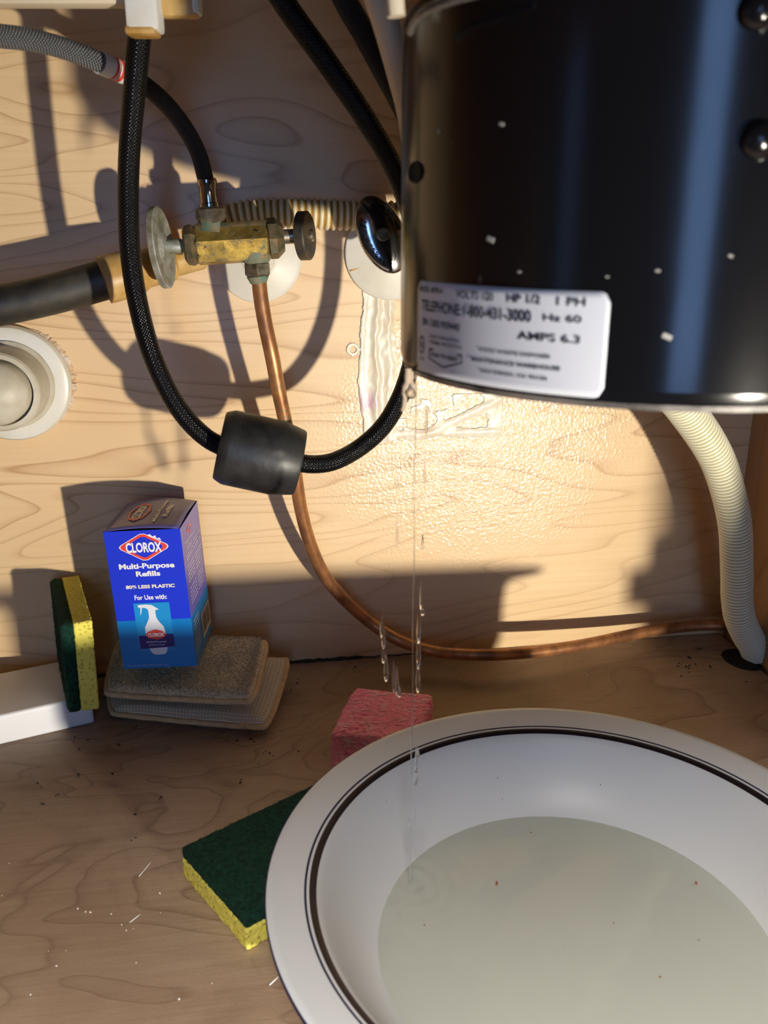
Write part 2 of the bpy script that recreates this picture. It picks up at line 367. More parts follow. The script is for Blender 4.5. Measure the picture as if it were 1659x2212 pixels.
def lathe_geo(prof, org, axis=(0, 0, 1), n=48, sx=1.0, sy=1.0, ref=None, a0=0.0, caps=True):
    ax = Vector(axis).normalized(); org = Vector(org)
    u = (Vector(ref)-ax*Vector(ref).dot(ax)).normalized() if ref is not None else ax.orthogonal().normalized()
    v = ax.cross(u); V, Fc, UV = [], [], []
    for j, (r, h) in enumerate(prof):
        for k in range(n):
            a = a0+2*math.pi*k/n; V.append(org+ax*h+(u*math.cos(a)*sx+v*math.sin(a)*sy)*max(r, 1e-5)); UV.append((k/n, j/len(prof)))
    for j in range(len(prof)-1):
        for k in range(n):
            k2 = (k+1) % n; Fc.append((j*n+k, j*n+k2, (j+1)*n+k2, (j+1)*n+k))
    for j in ((0, len(prof)-1) if caps else ()):
        if prof[j][0] > 1e-4: Fc.append(tuple(j*n+k for k in range(n)))
    return V, Fc, UV
def lathe(name, prof, org, mat, parent=None, axis=(0, 0, 1), n=48, ang=35, **k):
    V, Fc, UV = lathe_geo(prof, org, axis, n, **k); return mk(name, V, Fc, mat, parent, UV, ang=ang)
def join(*gs):
    V, Fc, UV = [], [], []
    for g in gs:
        o = len(V); V += g[0]; Fc += [tuple(i+o for i in f) for f in g[1]]; UV += (g[2] if len(g) > 2 and g[2] else [(0, 0)]*len(g[0]))
    return V, Fc, UV
def rbox_geo(mtx, sx, sy, sz, bev=0.002, seg=2):
    bm = bmesh.new(); bmesh.ops.create_cube(bm, size=1); bmesh.ops.scale(bm, vec=(sx, sy, sz), verts=bm.verts)
    if bev: bmesh.ops.bevel(bm, geom=bm.edges, offset=bev, segments=seg, profile=0.6, affect='EDGES')
    V = [mtx @ v.co for v in bm.verts]; Fc = [tuple(v.index for v in f.verts) for f in bm.faces]; bm.free(); return V, Fc
def frame(o, x, y):
    x = Vector(x).normalized(); y = Vector(y); y = (y-x*y.dot(x)).normalized(); z = x.cross(y)
    return Matrix.Translation(Vector(o)) @ Matrix((x, y, z)).transposed().to_4x4()
def slab_geo(mtx, L, W, T, nx, ny, amp=0.0, fs=200, warp=None, seed=0, round_=0.1, bulge=0.0):
    """soft block: x in 0..L, y in 0..W, z in 0..T, made from a subdivided box with displaced skin"""
    V, Fc, idx = [], [], {}
    nz = max(2, int(T/L*nx)+1)
    def pt(i, j, k):
        key = (i, j, k)
        if key in idx: return idx[key]
        x, y, z = i/nx, j/ny, k/nz
        c = Vector((x*L, y*W, z*T)); rr = min(T*round_*2, T*0.49)
        q = Vector((min(max(c.x, rr), L-rr), min(max(c.y, rr), W-rr), min(max(c.z, rr), T-rr)))
        d = c-q
        nrm = d.normalized() if d.length > 1e-9 else Vector((0, 0, 1 if z > 0.5 else -1))
        if d.length > 1e-9: c = q+nrm*rr
        if amp: c = c+nrm*amp*(noise.noise(c*fs+Vector((seed, seed*2, 0)))+0.5*noise.noise(c*fs*2.3))
        if bulge: c.z += bulge*(z*2-1)*math.sin(math.pi*x)*math.sin(math.pi*y)
        if warp: c = warp(c)
        idx[key] = len(V); V.append(mtx @ c); return idx[key]
    for i in range(nx):
        for j in range(ny):
            Fc.append((pt(i, j, 0), pt(i, j+1, 0), pt(i+1, j+1, 0), pt(i+1, j, 0)))
            Fc.append((pt(i, j, nz), pt(i+1, j, nz), pt(i+1, j+1, nz), pt(i, j+1, nz)))
    for k in range(nz):
        for i in range(nx):
            Fc.append((pt(i, 0, k), pt(i+1, 0, k), pt(i+1, 0, k+1), pt(i, 0, k+1)))
            Fc.append((pt(i, ny, k), pt(i, ny, k+1), pt(i+1, ny, k+1), pt(i+1, ny, k)))
        for j in range(ny):
            Fc.append((pt(0, j, k), pt(0, j, k+1), pt(0, j+1, k+1), pt(0, j+1, k)))
            Fc.append((pt(nx, j, k), pt(nx, j+1, k), pt(nx, j+1, k+1), pt(nx, j, k+1)))
    return V, Fc
def text_geo(s, u0, u1, v0, v1, fn, bold=0.0, vert=False, res=3):
    """lettering fitted into a rectangle of (u,v), mapped by fn to 3D"""
    cu = bpy.data.curves.new('txt', 'FONT'); cu.body = s; cu.resolution_u = res; cu.offset = bold
    o = bpy.data.objects.new('txt', cu); me = bpy.data.meshes.new_from_object(o)
    xs = [v.co.x for v in me.vertices]; ys = [v.co.y for v in me.vertices]
    x0, x1, y0, y1 = min(xs), max(xs), min(ys), max(ys); V = []
    for v in me.vertices:
        a = (v.co.x-x0)/(x1-x0); b = (v.co.y-y0)/(y1-y0)
        V.append(fn(u0+(u1-u0)*a, v0+(v1-v0)*b))
    Fc = [tuple(p.vertices) for p in me.polygons]
    bpy.data.objects.remove(o); bpy.data.curves.remove(cu); bpy.data.meshes.remove(me); return V, Fc
def poly(pts, fn): return [fn(*p) for p in pts], [tuple(range(len(pts)))]
def ringpoly(outer, inner, fn):
    n = len(outer); return [fn(*p) for p in outer+inner], [(i, (i+1) % n, n+(i+1) % n, n+i) for i in range(n)]
def part(name, g, mat, parent=None, **k):
    return mk(name, g[0], g[1], mat, parent, g[2] if len(g) > 2 else None, **k)
def box6(x0, x1, y0, y1, z0, z1):
    V = [(x, y, z) for x in (x0, x1) for y in (y0, y1) for z in (z0, z1)]
    return V, [(0, 1, 3, 2), (4, 6, 7, 5), (0, 4, 5, 1), (2, 3, 7, 6), (0, 2, 6, 4), (1, 5, 7, 3)]

# ------------------------------------------------------------------ setting
XR = 0.3955
fl_o = tag(part('floor', box6(-0.50, XR-0.0055, -0.62, -0.0015, -0.016, 0), M_FLOOR, smooth=False), kind='structure')
wb = tag(part('wall_back', box6(-0.50, XR+0.016, 0.0, 0.012, -0.03, 0.62), M_WALL, smooth=False), kind='structure')
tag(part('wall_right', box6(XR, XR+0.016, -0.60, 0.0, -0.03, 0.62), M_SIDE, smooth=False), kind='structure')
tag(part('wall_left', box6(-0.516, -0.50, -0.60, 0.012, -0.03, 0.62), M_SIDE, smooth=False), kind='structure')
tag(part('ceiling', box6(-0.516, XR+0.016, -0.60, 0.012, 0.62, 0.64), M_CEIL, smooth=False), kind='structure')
tag(part('trim_1', box6(-0.516, XR+0.016, -0.62, 0.012, -0.06, -0.031), M_BLACK, smooth=False), kind='structure')  # black slab below the floor, painting the side gap dark
V = [Vector((0.385+0.0155*math.cos(R(a)), -0.050+0.019*math.sin(R(a)), 0.0004)) for a in range(0, 360, 10)]; V = [Vector((min(v.x, XR-0.0002), v.y, v.z)) for v in V]
mk('hose_hole_shade', V, [tuple(range(36))], M_BLACK, fl_o)  # flat black disc painting the dark inside a hole in the floor
# ragged seam of grime where the floor panel meets the back
pts = [Vector((-0.21+0.0035*i, -0.0012, 0.0008+0.0012*noise.noise((i*0.7, 1, 2)))) for i in range(100)]
V, Fc, UV = tube_geo(pts, lambda t, s: 0.0016+0.0014*noise.noise((s*160, 3, 1)) if s < 0.29 else 0.0005, 6)
mk('grime_seam', V, Fc, M_GRIME, wb)
tag(part('trim_2', box6(-0.516, XR+0.016, -0.62, -0.60, 0.455, 0.64), M_SIDE, smooth=False), kind='structure')
tag(part('trim_3', box6(0.362, XR+0.016, -0.62, -0.60, 0.0, 0.455), M_SIDE, smooth=False), kind='structure')  # unseen frame edge, added to shade the right end of the back wall
hg = thing('shadow_blocker', 'cabinet hinge added unseen on the right wall to cast a stepped shadow', 'blocker', (XR, -0.45, 0.05))  # stepped blocker added out of view to cast the corner shadow
part('blocker_plate', rbox_geo(Matrix.Translation((0.3722, -0.45, 0.0430)), 0.0466, 0.012, 0.050, 0.0015), M_CHIT, hg)
part('arm', rbox_geo(Matrix.Translation((0.3620, -0.452, 0.0428)), 0.044, 0.010, 0.0196, 0.0015), M_CHIT, hg)  # lower, wider step of the added blocker
# sink bowl underside above the frame
sk = thing('sink_bowl', 'steel sink bowl underside above the disposer, out of the frame', 'sink', (0.0, -0.3, 0.506))
V, Fc = rbox_geo(Matrix.Translation((-0.03, -0.31, 0.563)), 0.80, 0.42, 0.112, 0.03, 4)
mk('basin', V, Fc, M_UNDER, sk)
# putty patch on the back panel
def putty():
    x0, x1, z0, z1 = 0.060, 0.205, 0.170, 0.302
    A = P(775, 640, 0); st = 0.0006; nx = int((x1-x0)/st); nz = int((z1-z0)/st); H = {}
    xl = P(778, 760, 0).x; xr2 = P(885, 760, 0).x; zb = P(950, 948, 0).z; xe = P(1084, 910, 0).x; zt = P(1000, 866, 0).z
    for i in range(nx+1):
        for j in range(nz+1):
            x = x0+i*st; z = z0+j*st
            wob = 0.0022*noise.noise((x*60, z*40, 0))+0.001*noise.noise((x*200, z*160, 3))
            h = -1.0
            lx = x-(xl+wob*1.2-0.001*math.sin(z*60))
            if lx > 0 and z > zb+wob and x < 0.106+wob: # vertical part
                h = 0.25+0.35*noise.noise((x*130, z*22, 5))
                h += 0.9*math.exp(-((lx-0.012)/0.0022)**2)+0.6*math.exp(-((lx-0.0215-wob)/0.0030)**2)+0.3*math.exp(-((lx-0.002)/0.002)**2)
                if 0.015+wob < lx-0.0115 and noise.noise((x*90, z*60, 9)) > -0.08: h = -1
            if z > zb+wob*0.4 and x > 0.088 and x < xe+wob*0.3 and z < zt+0.006:
                b = noise.noise((x*75+2, z*85, 4))
                hb = 0.5*math.exp(-((z-zb-0.0045)/0.003)**2)+0.45*math.exp(-((x-xe+0.007)/0.006)**2)
                diag = math.exp(-(((z-zb)-(x-0.12)*0.45)/0.0035)**2)*0.5
                hh = 0.12+hb+diag+0.30*b+0.12*noise.noise((x*210, z*260, 8))
                if hh > 0.20: h = max(h, hh*0.9)
            q = math.hypot(x-P(762, 742, 0).x, z-P(762, 755, 0).z)
            if 0.002 < q < 0.0050+wob*0.3: h = max(h, 0.4)
            H[i, j] = h
    idx, V, Fc = {}, [], []
    def v(i, j):
        if (i, j) not in idx: idx[i, j] = len(V); V.append((x0+i*st, -0.0002-0.0016*max(H[i, j], 0.05), z0+j*st))
        return idx[i, j]
    for i in range(nx):
        for j in range(nz):
            if min(H[i, j], H[i+1, j], H[i, j+1], H[i+1, j+1]) > -0.5:
                Fc.append((v(i, j), v(i+1, j), v(i+1, j+1), v(i, j+1)))
    o = mk('putty_patch', V, Fc, M_PUTTY, wb, ang=80, fix=False)
    m = o.modifiers.new('thick', 'SOLIDIFY'); m.thickness = 0.0006; m.offset = -1
    o['label'] = 'smeared pale putty patch'
putty()

# ------------------------------------------------------------------ garbage disposer
CX, CY, CR, ZB, ZT = 0.152, -0.313, 0.095, 0.2868, 0.409
disp = thing('garbage_disposer', 'big black cylindrical garbage disposer hanging over the bowl', 'disposer', (CX, CY, ZB))
lathe('motor_housing', [(CR-0.006, 0.0022), (CR-0.0022, 0.0010), (CR-0.0006, 0.0022), (CR, 0.005), (CR, 0.0055), (CR, 0.008), (CR, ZT-ZB-0.008), (CR, ZT-ZB-0.0045), (CR, ZT-ZB-0.004), (CR-0.0015, ZT-ZB-0.001), (CR-0.006, ZT-ZB), (CR-0.010, ZT-ZB+0.002)], (CX, CY, ZB), M_CAN, disp, n=160)
lathe('base_plate', [(0, 0.0012), (0.03, 0.0012), (0.034, 0.003), (CR-0.012, 0.003), (CR-0.006, 0.0005), (CR-0.0035, -0.0006), (CR-0.0012, -0.0004), (CR-0.0008, 0.0014), (CR-0.004, 0.0035), (0, 0.0045)], (CX, CY, ZB), M_EDGE, disp, n=160)
lathe('grinder_housing', [(0.080, 0), (0.085, 0.002), (0.085, 0.010), (0.088, 0.013), (0.088, 0.04), (0.080, 0.062), (0.055, 0.078), (0.04, 0.082)], (CX, CY, ZT), M_CAN, disp, n=96)
lathe('mounting_ring', [(0.040, 0), (0.062, 0), (0.064, 0.003), (0.064, 0.010), (0.060, 0.013), (0.045, 0.014), (0.045, 0.14), (0.04, 0.14)], (CX, CY, ZT+0.082), M_CHIT, disp, n=96)
def onc(px, py, dr=0.0):
    d = ray(px, py); a = d.x**2+d.y**2; ox, oy = CAM.x-CX, CAM.y-CY; b = ox*d.x+oy*d.y; c = ox*ox+oy*oy-(CR+dr)**2
    return CAM+d*((-b-max(b*b-a*c, 0)**0.5)/a)
def angc(p): return math.atan2(p.y-CY, p.x-CX)
aL, aR = angc(onc(905, 715)), angc(onc(1313, 735))
zt_, zb_ = 0.3206, 0.2895
LH = zt_-zb_; LW = (aR-aL)*CR
def lab(u, v, dr=0.0005):
    a = aL+(aR-aL)*u; z = zb_+LH*v; return Vector((CX+(CR+dr)*math.cos(a), CY+(CR+dr)*math.sin(a), z))
def rr_outline(w_, h_, r, n=6):
    pts = []
    for cx_, cz_, a0 in ((w_-r, h_-r, 0), (r, h_-r, 90), (r, r, 180), (w_-r, r, 270)):
        for k in range(n+1):
            a = R(a0+90*k/n); pts.append((cx_+r*math.cos(a), cz_+r*math.sin(a)))
    return pts
def label_geo():
    nx, nz = 60, 14; V, Fc = [], []; r = 0.0032
    for sgn, dr in ((0, 0.00045),):
        for i in range(nx+1):
            s = i/nx*LW; cut = 0
            if s < r: cut = r-math.sqrt(max(r*r-(r-s)**2, 0))
            if LW-s < r: cut = r-math.sqrt(max(r*r-(r-(LW-s))**2, 0))
            for j in range(nz+1):
                z = cut+(LH-2*cut)*j/nz; V.append(lab(s/LW, z/LH, dr))
    for i in range(nx):
        for j in range(nz): a = i*(nz+1)+j; Fc.append((a, a+nz+1, a+nz+2, a+1))
    return V, Fc
lb = part('rating_label', label_geo(), M_LABEL, disp)
m = lb.modifiers.new('thick', 'SOLIDIFY'); m.thickness = 0.0003; m.offset = 0
lb['label'] = 'silver white rating label'
def lt(u, v): return lab(u, v, 0.0008)
T = lambda s, u0, u1, v0, v1, b=0.01: text_geo(s, u0, u1, v0, v1, lt, b)
shield_o = [(0.125, 0.365), (0.365, 0.365), (0.365, 0.19), (0.24, 0.10), (0.125, 0.165)]
shield_i = [(0.132, 0.262), (0.358, 0.262), (0.358, 0.20), (0.24, 0.118), (0.132, 0.175)]
frame_o = [(0.125, 0.285), (0.365, 0.285), (0.365, 0.19), (0.24, 0.10), (0.125, 0.165)]
ulr = [(0.055+0.026*math.cos(R(a)), 0.30+0.10*math.sin(R(a))) for a in range(0, 360, 20)]
uli = [(0.055+0.020*math.cos(R(a)), 0.30+0.08*math.sin(R(a))) for a in range(0, 360, 20)]
part('label_print', join(T('MODEL 48790-4', 0.03, 0.225, 0.88, 0.945, 0.02), T('VOLTS 120', 0.315, 0.525, 0.86, 0.945, 0.02), T('HP 1/2', 0.59, 0.735, 0.86, 0.945, 0.02), T('1 PH', 0.80, 0.91, 0.86, 0.94, 0.02),
     T('TELEPHONE:1-800-431-3000', 0.05, 0.70, 0.68, 0.80, 0.02), T('Hz 60', 0.75, 0.90, 0.705, 0.775, 0.02),
     T('SN 13051959440', 0.06, 0.345, 0.52, 0.60, 0.02), T('AMPS 6.3', 0.645, 0.90, 0.51, 0.59, 0.02),
     T('CLASS F INSULATION', 0.125, 0.345, 0.40, 0.44, 0.01), T('THERMAL PROTECTION', 0.125, 0.36, 0.335, 0.375, 0.01), T('PUSH TO RESET', 0.145, 0.345, 0.20, 0.245, 0.03),
     ringpoly(frame_o, shield_i, lt), T('UL', 0.042, 0.070, 0.27, 0.33, 0.03), ringpoly(ulr, uli, lt), T('LISTED', 0.035, 0.08, 0.13, 0.16),
     T('FOOD WASTE DISPOSER', 0.46, 0.79, 0.345, 0.385, 0.02), T('MAINTENANCE WAREHOUSE', 0.42, 0.83, 0.235, 0.28, 0.025), T('SAN DIEGO, CA 92126', 0.47, 0.78, 0.125, 0.17, 0.02)), M_INK, lb, smooth=False, fix=False)
def radial(px, py):
    p = onc(px, py); return p, Vector((p.x-CX, p.y-CY, 0)).normalized()
p, n_ = radial(1638, 303)
lathe('screw', [(0.0052, -0.001), (0.0052, 0.0006), (0.0042, 0.0022), (0.0022, 0.0034), (0, 0.0037)], p, M_CAN, disp, axis=n_, n=24)
p, n_ = radial(1637, 22)
lathe('screw', [(0.0052, -0.001), (0.0052, 0.0006), (0.0042, 0.0022), (0.0022, 0.0034), (0, 0.0037)], p, M_CAN, disp, axis=n_, n=24)
for q in ((898, 372),):
    p, n_ = radial(*q)
    lathe('vent_hole', [(0.0046, 0.0001), (0.0042, 0.0007), (0.0032, 0.0005), (0.003, -0.0001), (0, -0.0001)], p, M_BLACK, disp, axis=n_, n=20, sx=0.8, sy=1.5, ref=(0, 0, 1), a0=0)
for (qx, qy, sz, tl) in ((1441, 727, 2.6, .4), (1421, 585, 1.2, 0), (1060, 517, 2.6, .3), (1122, 587, 1.0, 0), (1084, 268, 1.6, .2), (1312, 598, .9, 0), (1578, 553, 1.2, .3), (948, 283, 1.4, .8)):
    p, n_ = radial(qx, qy); mt_ = frame(p+n_*0.0001, n_.cross(Vector((0, 0, 1)))+Vector((0, 0, tl)), Vector((0, 0, 1)))
    g = rbox_geo(mt_, 0.0011*sz, 0.0006*sz, 0.0003, 0.0001, 1)
    part('paint_chip', g, M_CHIP, disp)
# clamp tab and bail wire at the top left of the housing
tube('clamp_bolt', [P(848, -60, -0.33), P(853, 0, -0.33), P(856, 36, -0.33)], 0.0030, M_CREAM, disp, 14, 0.003)
tube('bail_wire', [P(885, 70, -0.345), P(893, 48, -0.35), P(925, 22, -0.36), P(975, 2, -0.37), P(1060, -20, -0.38)], 0.0012, M_EDGE, disp, 10, 0.003)
# mineral residue string and clinging drop at the lower lip
g1 = tube_geo([P(882, 795, -0.325), P(880, 822, -0.325), P(874, 845, -0.325), P(874, 868, -0.325), P(869, 888, -0.325)], lambda t, s: 0.0016*(1-0.5*t)+0.0007*noise.noise((s*500, 1, 1)), 10, 0.0008)
g2 = tube_geo([P(890, 800, -0.325), P(886, 820, -0.325), P(893, 838, -0.325)], lambda t, s: 0.0012+0.0005*noise.noise((s*600, 4, 1)), 10, 0.0008)
part('mineral_residue', join(g1, g2), M_RESID, disp)

# ------------------------------------------------------------------ hoses
def hose(name, pts, r, mat, parent, **k): return tube(name, [P(*q) for q in pts], r, mat, parent, **k)
sp_ = thing('spray_hose', 'black braided hose looping down from the white bracket and up behind the disposer', 'hose', P(300, 75, -0.15))
BH = [(306, 30, -0.155), (300, 90, -0.153), (290, 200, -0.145), (280, 320, -0.135), (277, 430, -0.128), (281, 540, -0.124), (297, 650, -0.124), (328, 765, -0.128), (375, 865, -0.127), (425, 928, -0.127), (474, 962, -0.127), (560, 981, -0.128), (648, 1000, -0.129), (680, 1003, -0.127), (720, 997, -0.124), (780, 965, -0.115), (830, 918, -0.116), (868, 850, -0.117), (892, 770, -0.118), (905, 660, -0.12), (906, 560, -0.125), (890, 470, -0.13), (850, 365, -0.14), (790, 258, -0.15), (710, 140, -0.16), (610, 0, -0.17), (540, -120, -0.18)]
hose('braid', BH, 0.0056, M_BRAID, sp_, nr=28, step=0.003)
wt = thing('hose_weight', 'black barrel shaped plastic weight clamped on the black hose loop', 'weight', P(560, 985, -0.131))
WA, WB = P(474, 962, -0.127), P(648, 1000, -0.129); wax = WB-WA; wl = wax.length
lathe('body', [(0.0062, 0), (0.0195, 0), (0.0204, 0.0008), (0.0222, wl*0.10), (0.0225, wl*0.13), (0.0226, wl*0.70), (0.0223, wl*0.75), (0.0200, wl*0.97), (0.0192, wl), (0.0062, wl), (0.0062, 0)], WA, M_RUBBER, wt, axis=wax, n=72, ang=25, caps=False)
lathe('seam_ring', [(0.0225, wl*0.19), (0.02262, wl*0.195), (0.0225, wl*0.20)], WA, M_RUBBER, wt, axis=wax, n=72)
sh = thing('supply_hose', 'grey braided supply hose arching from the left edge to the brass valve', 'hose', P(447, 390, -0.075))
S1 = [(-90, 75, -0.19), (-40, 73, -0.185), (0, 78, -0.175), (60, 85, -0.16), (130, 102, -0.14), (185, 122, -0.125), (222, 137, -0.116)]
S2 = [(222, 137, -0.116), (262, 155, -0.106), (300, 176, -0.10), (350, 216, -0.09), (395, 270, -0.08), (428, 330, -0.074), (446, 395, -0.072)]
hose('braid', S1, 0.0051, M_GBRAID, sh, nr=24, step=0.003)
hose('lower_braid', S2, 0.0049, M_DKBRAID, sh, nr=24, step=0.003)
a_, b_ = P(213, 134, -0.1175), P(266, 157, -0.105)
band = lathe('label_band', [(0.0050, 0), (0.0058, 0.0003), (0.0058, (b_-a_).length-0.0003), (0.0050, (b_-a_).length)], a_, M_BLUEWH, sh, axis=b_-a_, n=32)
ll = (b_-a_).length
for f0, f1, nm in ((0.46, 0.54, 'red_stripe'), (0.60, 0.63, 'red_stripe'), (0.68, 0.80, 'red_stripe')):
    lathe(nm, [(0.0050, ll*f0), (0.00592, ll*f0), (0.00592, ll*f1), (0.0050, ll*f1)], a_, M_PR, band, axis=b_-a_, n=32)
VY = -0.072
def ax(px0, py0, px1, py1, Y=VY, Y1=None):
    a = P(px0, py0, Y); b = P(px1, py1, Y if Y1 is None else Y1); return a, b-a, (b-a).length
a, d, L_ = ax(446, 385, 453, 447)
lathe('ferrule', [(0.0051, 0), (0.0059, 0.001), (0.0059, L_*0.25), (0.0053, L_*0.32), (0.0053, L_*0.85), (0.0060, L_*0.88), (0.0060, L_)], a, M_CHROME, sh, axis=d, n=32)
a, d, L_ = ax(453, 446, 457, 482)
lathe('coupling_nut', [(0.0065, 0), (0.0092, 0.0015), (0.0096, L_*0.72), (0.0086, L_*0.76), (0.0082, L_)], a, M_DCHROME, sh, axis=d, n=6, ang=20)
dh = thing('dark_hose', 'dark blue grey hose passing behind the upper left of the disposer', 'hose', P(740, 0, -0.13))
hose('jacket', [(700, -110, -0.13), (745, 0, -0.13), (785, 70, -0.128), (828, 150, -0.125), (868, 225, -0.12), (905, 310, -0.115), (930, 400, -0.11)], 0.0062, M_DKBRAID, dh, nr=20)
cr = thing('cream_tube', 'plain cream tube hugging the upper left side of the disposer', 'tube', P(835, 60, -0.22))
hose('tube_wall', [(795, -60, -0.23), (818, 0, -0.23), (840, 70, -0.225), (862, 150, -0.22), (884, 235, -0.215), (898, 330, -0.21), (905, 420, -0.205)], 0.0060, M_CREAM, cr, nr=20)

# ------------------------------------------------------------------ white bracket at the top
br = thing('hose_bracket', 'white plastic hose bracket with rust stained edges above the black hose', 'bracket', P(310, 20, -0.17))
def pxbox(x0, y0, x1, y1, Y, dy, bev):
    c = P((x0+x1)/2, (y0+y1)/2, Y); z = (c-CAM).dot(AW)
    return rbox_geo(frame(c, AR, Vector((0, 1, 0))), (x1-x0)/F*z, dy, (y1-y0)/F*z, bev)
part('upright', pxbox(274, -90, 345, 62, -0.165, 0.014, 0.002), M_BLUEWH, br)
part('stained_foot', pxbox(276, 60, 343, 79, -0.165, 0.0138, 0.002), M_STAIN, br)
part('arm', pxbox(343, -60, 428, 34, -0.160, 0.010, 0.0025), M_STAIN, br)
part('arm_tip', pxbox(415, -60, 433, 28, -0.161, 0.011, 0.002), M_BLUEWH, br)
part('shelf_bar', pxbox(-60, -40, 276, 11, -0.150, 0.012, 0.0015), M_CREAM, br)

# ------------------------------------------------------------------ stop valve
vl = thing('stop_valve', 'corroded brass double stop valve feeding the copper tube', 'valve', P(500, 525, VY))
a, d, L_ = ax(424, 530, 579, 521)
up = Vector((0, 0, 1))
def bar(aa, dd, LL, hw, hh, bev=0.0012):
    return rbox_geo(frame(aa+dd*0.5, dd, Vector((0, -0.88, 0.47))), LL, hw, hh, bev)
part('body', join(lathe_geo([(0.0118, 0), (0.0128, 0.001), (0.0128, L_-0.001), (0.0118, L_)], a, d, 6, a0=R(20), ref=(0, 0, 1))), M_BRASS, vl, ang=20)
part('top_ridge', bar(a+Vector((0, -0.001, 0.0085)), d, L_, 0.011, 0.004), M_DBRASS, vl)
a, d, L_ = ax(457, 500, 457, 478)
lathe('top_outlet', [(0.0100, 0), (0.0088, L_*0.3), (0.0072, L_)], a, M_PATINA, vl, axis=d, n=28)
a, d, L_ = ax(397, 531, 428, 529)
lathe('packing_nut', [(0.009, 0), (0.0118, 0.0015), (0.0125, L_*0.6), (0.0105, L_)], a, M_DBRASS, vl, axis=d, n=8, ang=20, a0=0.2)
a, d, L_ = ax(350, 534, 400, 531)
lathe('stem', [(0.0036, 0), (0.0042, 0.001), (0.0044, L_*0.8), (0.0036, L_)], a, M_GREYM, vl, axis=d, n=24)
def oval_handle(name, c, nrm, long_, la, lb_, th, mat, parent, boss=True):
    prof = [(0.0, 0.0), (0.80, 0.0), (0.97, th*0.15), (1.0, th*0.4), (1.0, th*0.75), (0.94, th), (0.86, th*0.9), (0.80, th*0.5), (0.35, th*0.4), (0.28, th*0.9), (0, th*0.9)]
    return lathe(name, [(r, h) for r, h in prof], c, mat, parent, axis=nrm, n=64, sx=la, sy=lb_, ref=long_, ang=30)
c = P(353, 535, VY-0.002)
long_ = P(371, 612, VY)-P(340, 458, VY)
nrm = Vector((-0.80, -0.52, -0.08))
nrm = Vector((0.93, -0.36, 0.08))
hl = lathe('handle', [(0, 0), (0.9, 0), (1.0, 0.0008), (1.0, 0.0042), (0.95, 0.0048), (0.86, 0.0042), (0.5, 0.0040), (0.3, 0.0060), (0, 0.0062)], c-nrm.normalized()*0.004, M_GREYM, vl, axis=nrm, n=64, sx=0.0240, sy=0.0135, ref=long_, ang=30)
hl['label'] = 'pale grey oval handle seen nearly edge on'
a, d, L_ = ax(578, 516, 613, 513)
lathe('bonnet_nut', [(0.0105, 0), (0.0122, 0.001), (0.0122, L_*0.55), (0.0095, L_*0.85), (0.008, L_)], a, M_DBRASS, vl, axis=d, n=8, ang=20)
a, d, L_ = ax(608, 512, 650, 509)
lathe('stem', [(0.0044, 0), (0.0044, L_)], a, M_DCHROME, vl, axis=d, n=24)
nrm2 = Vector((-0.93, -0.42, 0.10))
nrm2 = Vector((0.90, -0.42, 0.04))
h2 = lathe('handle', [(0, 0), (0.9, 0), (1.0, 0.0006), (1.0, 0.0060), (0.93, 0.0068), (0.35, 0.0074), (0, 0.0074)], P(647, 510, VY), M_HANDLE, vl, axis=nrm2, n=64, sx=0.0146, sy=0.0115, ref=P(664, 556, VY)-P(650, 458, VY), ang=30)
h2['label'] = 'dark brass round handle'
lathe('handle_screw', [(0.0035, 0), (0.0035, 0.0015), (0.0025, 0.0025), (0, 0.0027)], P(647, 510, VY)+nrm2.normalized()*0.0072, M_DCHROME, vl, axis=nrm2, n=16)
a, d, L_ = ax(552, 545, 555, 568)
lathe('bottom_outlet', [(0.0100, 0), (0.0100, L_*0.5), (0.0075, L_)], a, M_PATINA, vl, axis=d, n=28)
a, d, L_ = ax(555, 566, 557, 598)
lathe('compression_nut', [(0.0072, 0), (0.0088, 0.001), (0.0088, L_*0.8), (0.0070, L_)], a, M_DCHROME, vl, axis=d, n=6, ang=20, a0=0.3)
a, d, L_ = ax(557, 597, 559, 612)
lathe('nut_cone', [(0.0070, 0), (0.0062, L_*0.4), (0.0050, L_)], a, M_PATINA, vl, axis=d, n=24)
tube('wall_stub', [P(540, 528, VY), P(545, 540, -0.03), P(553, 555, 0.0)], 0.0065, M_COPPER, vl, 20, 0.004)

ct = thing('copper_tube', 'bent copper tube running from the brass valve down and along the floor seam', 'tube', P(1000, 1413, -0.014))
CT = [(559, 600, -0.072), (563, 640, -0.073), (573, 700, -0.074), (588, 770, -0.075), (601, 840, -0.072), (616, 910, -0.068), (636, 1010, -0.060), (650, 1100, -0.052), (672, 1180, -0.045), (706, 1250, -0.036), (752, 1303, -0.029), (805, 1348, -0.027), (860, 1382, -0.035)]
CT2 = [(925, 1404, .0225), (1000, 1413, .0218), (1090, 1413, .0215), (1180, 1405, .0195), (1270, 1391, .0188), (1350, 1374, .0188), (1430, 1359, .0196), (1510, 1351, .0210), (1585, 1351, .0220), (1640, 1356, .0220)]
tube('copper_pipe', [P(*q) for q in CT]+[G(*q) for q in CT2], 0.0047, M_COPPER, ct, nr=24, step=0.003)

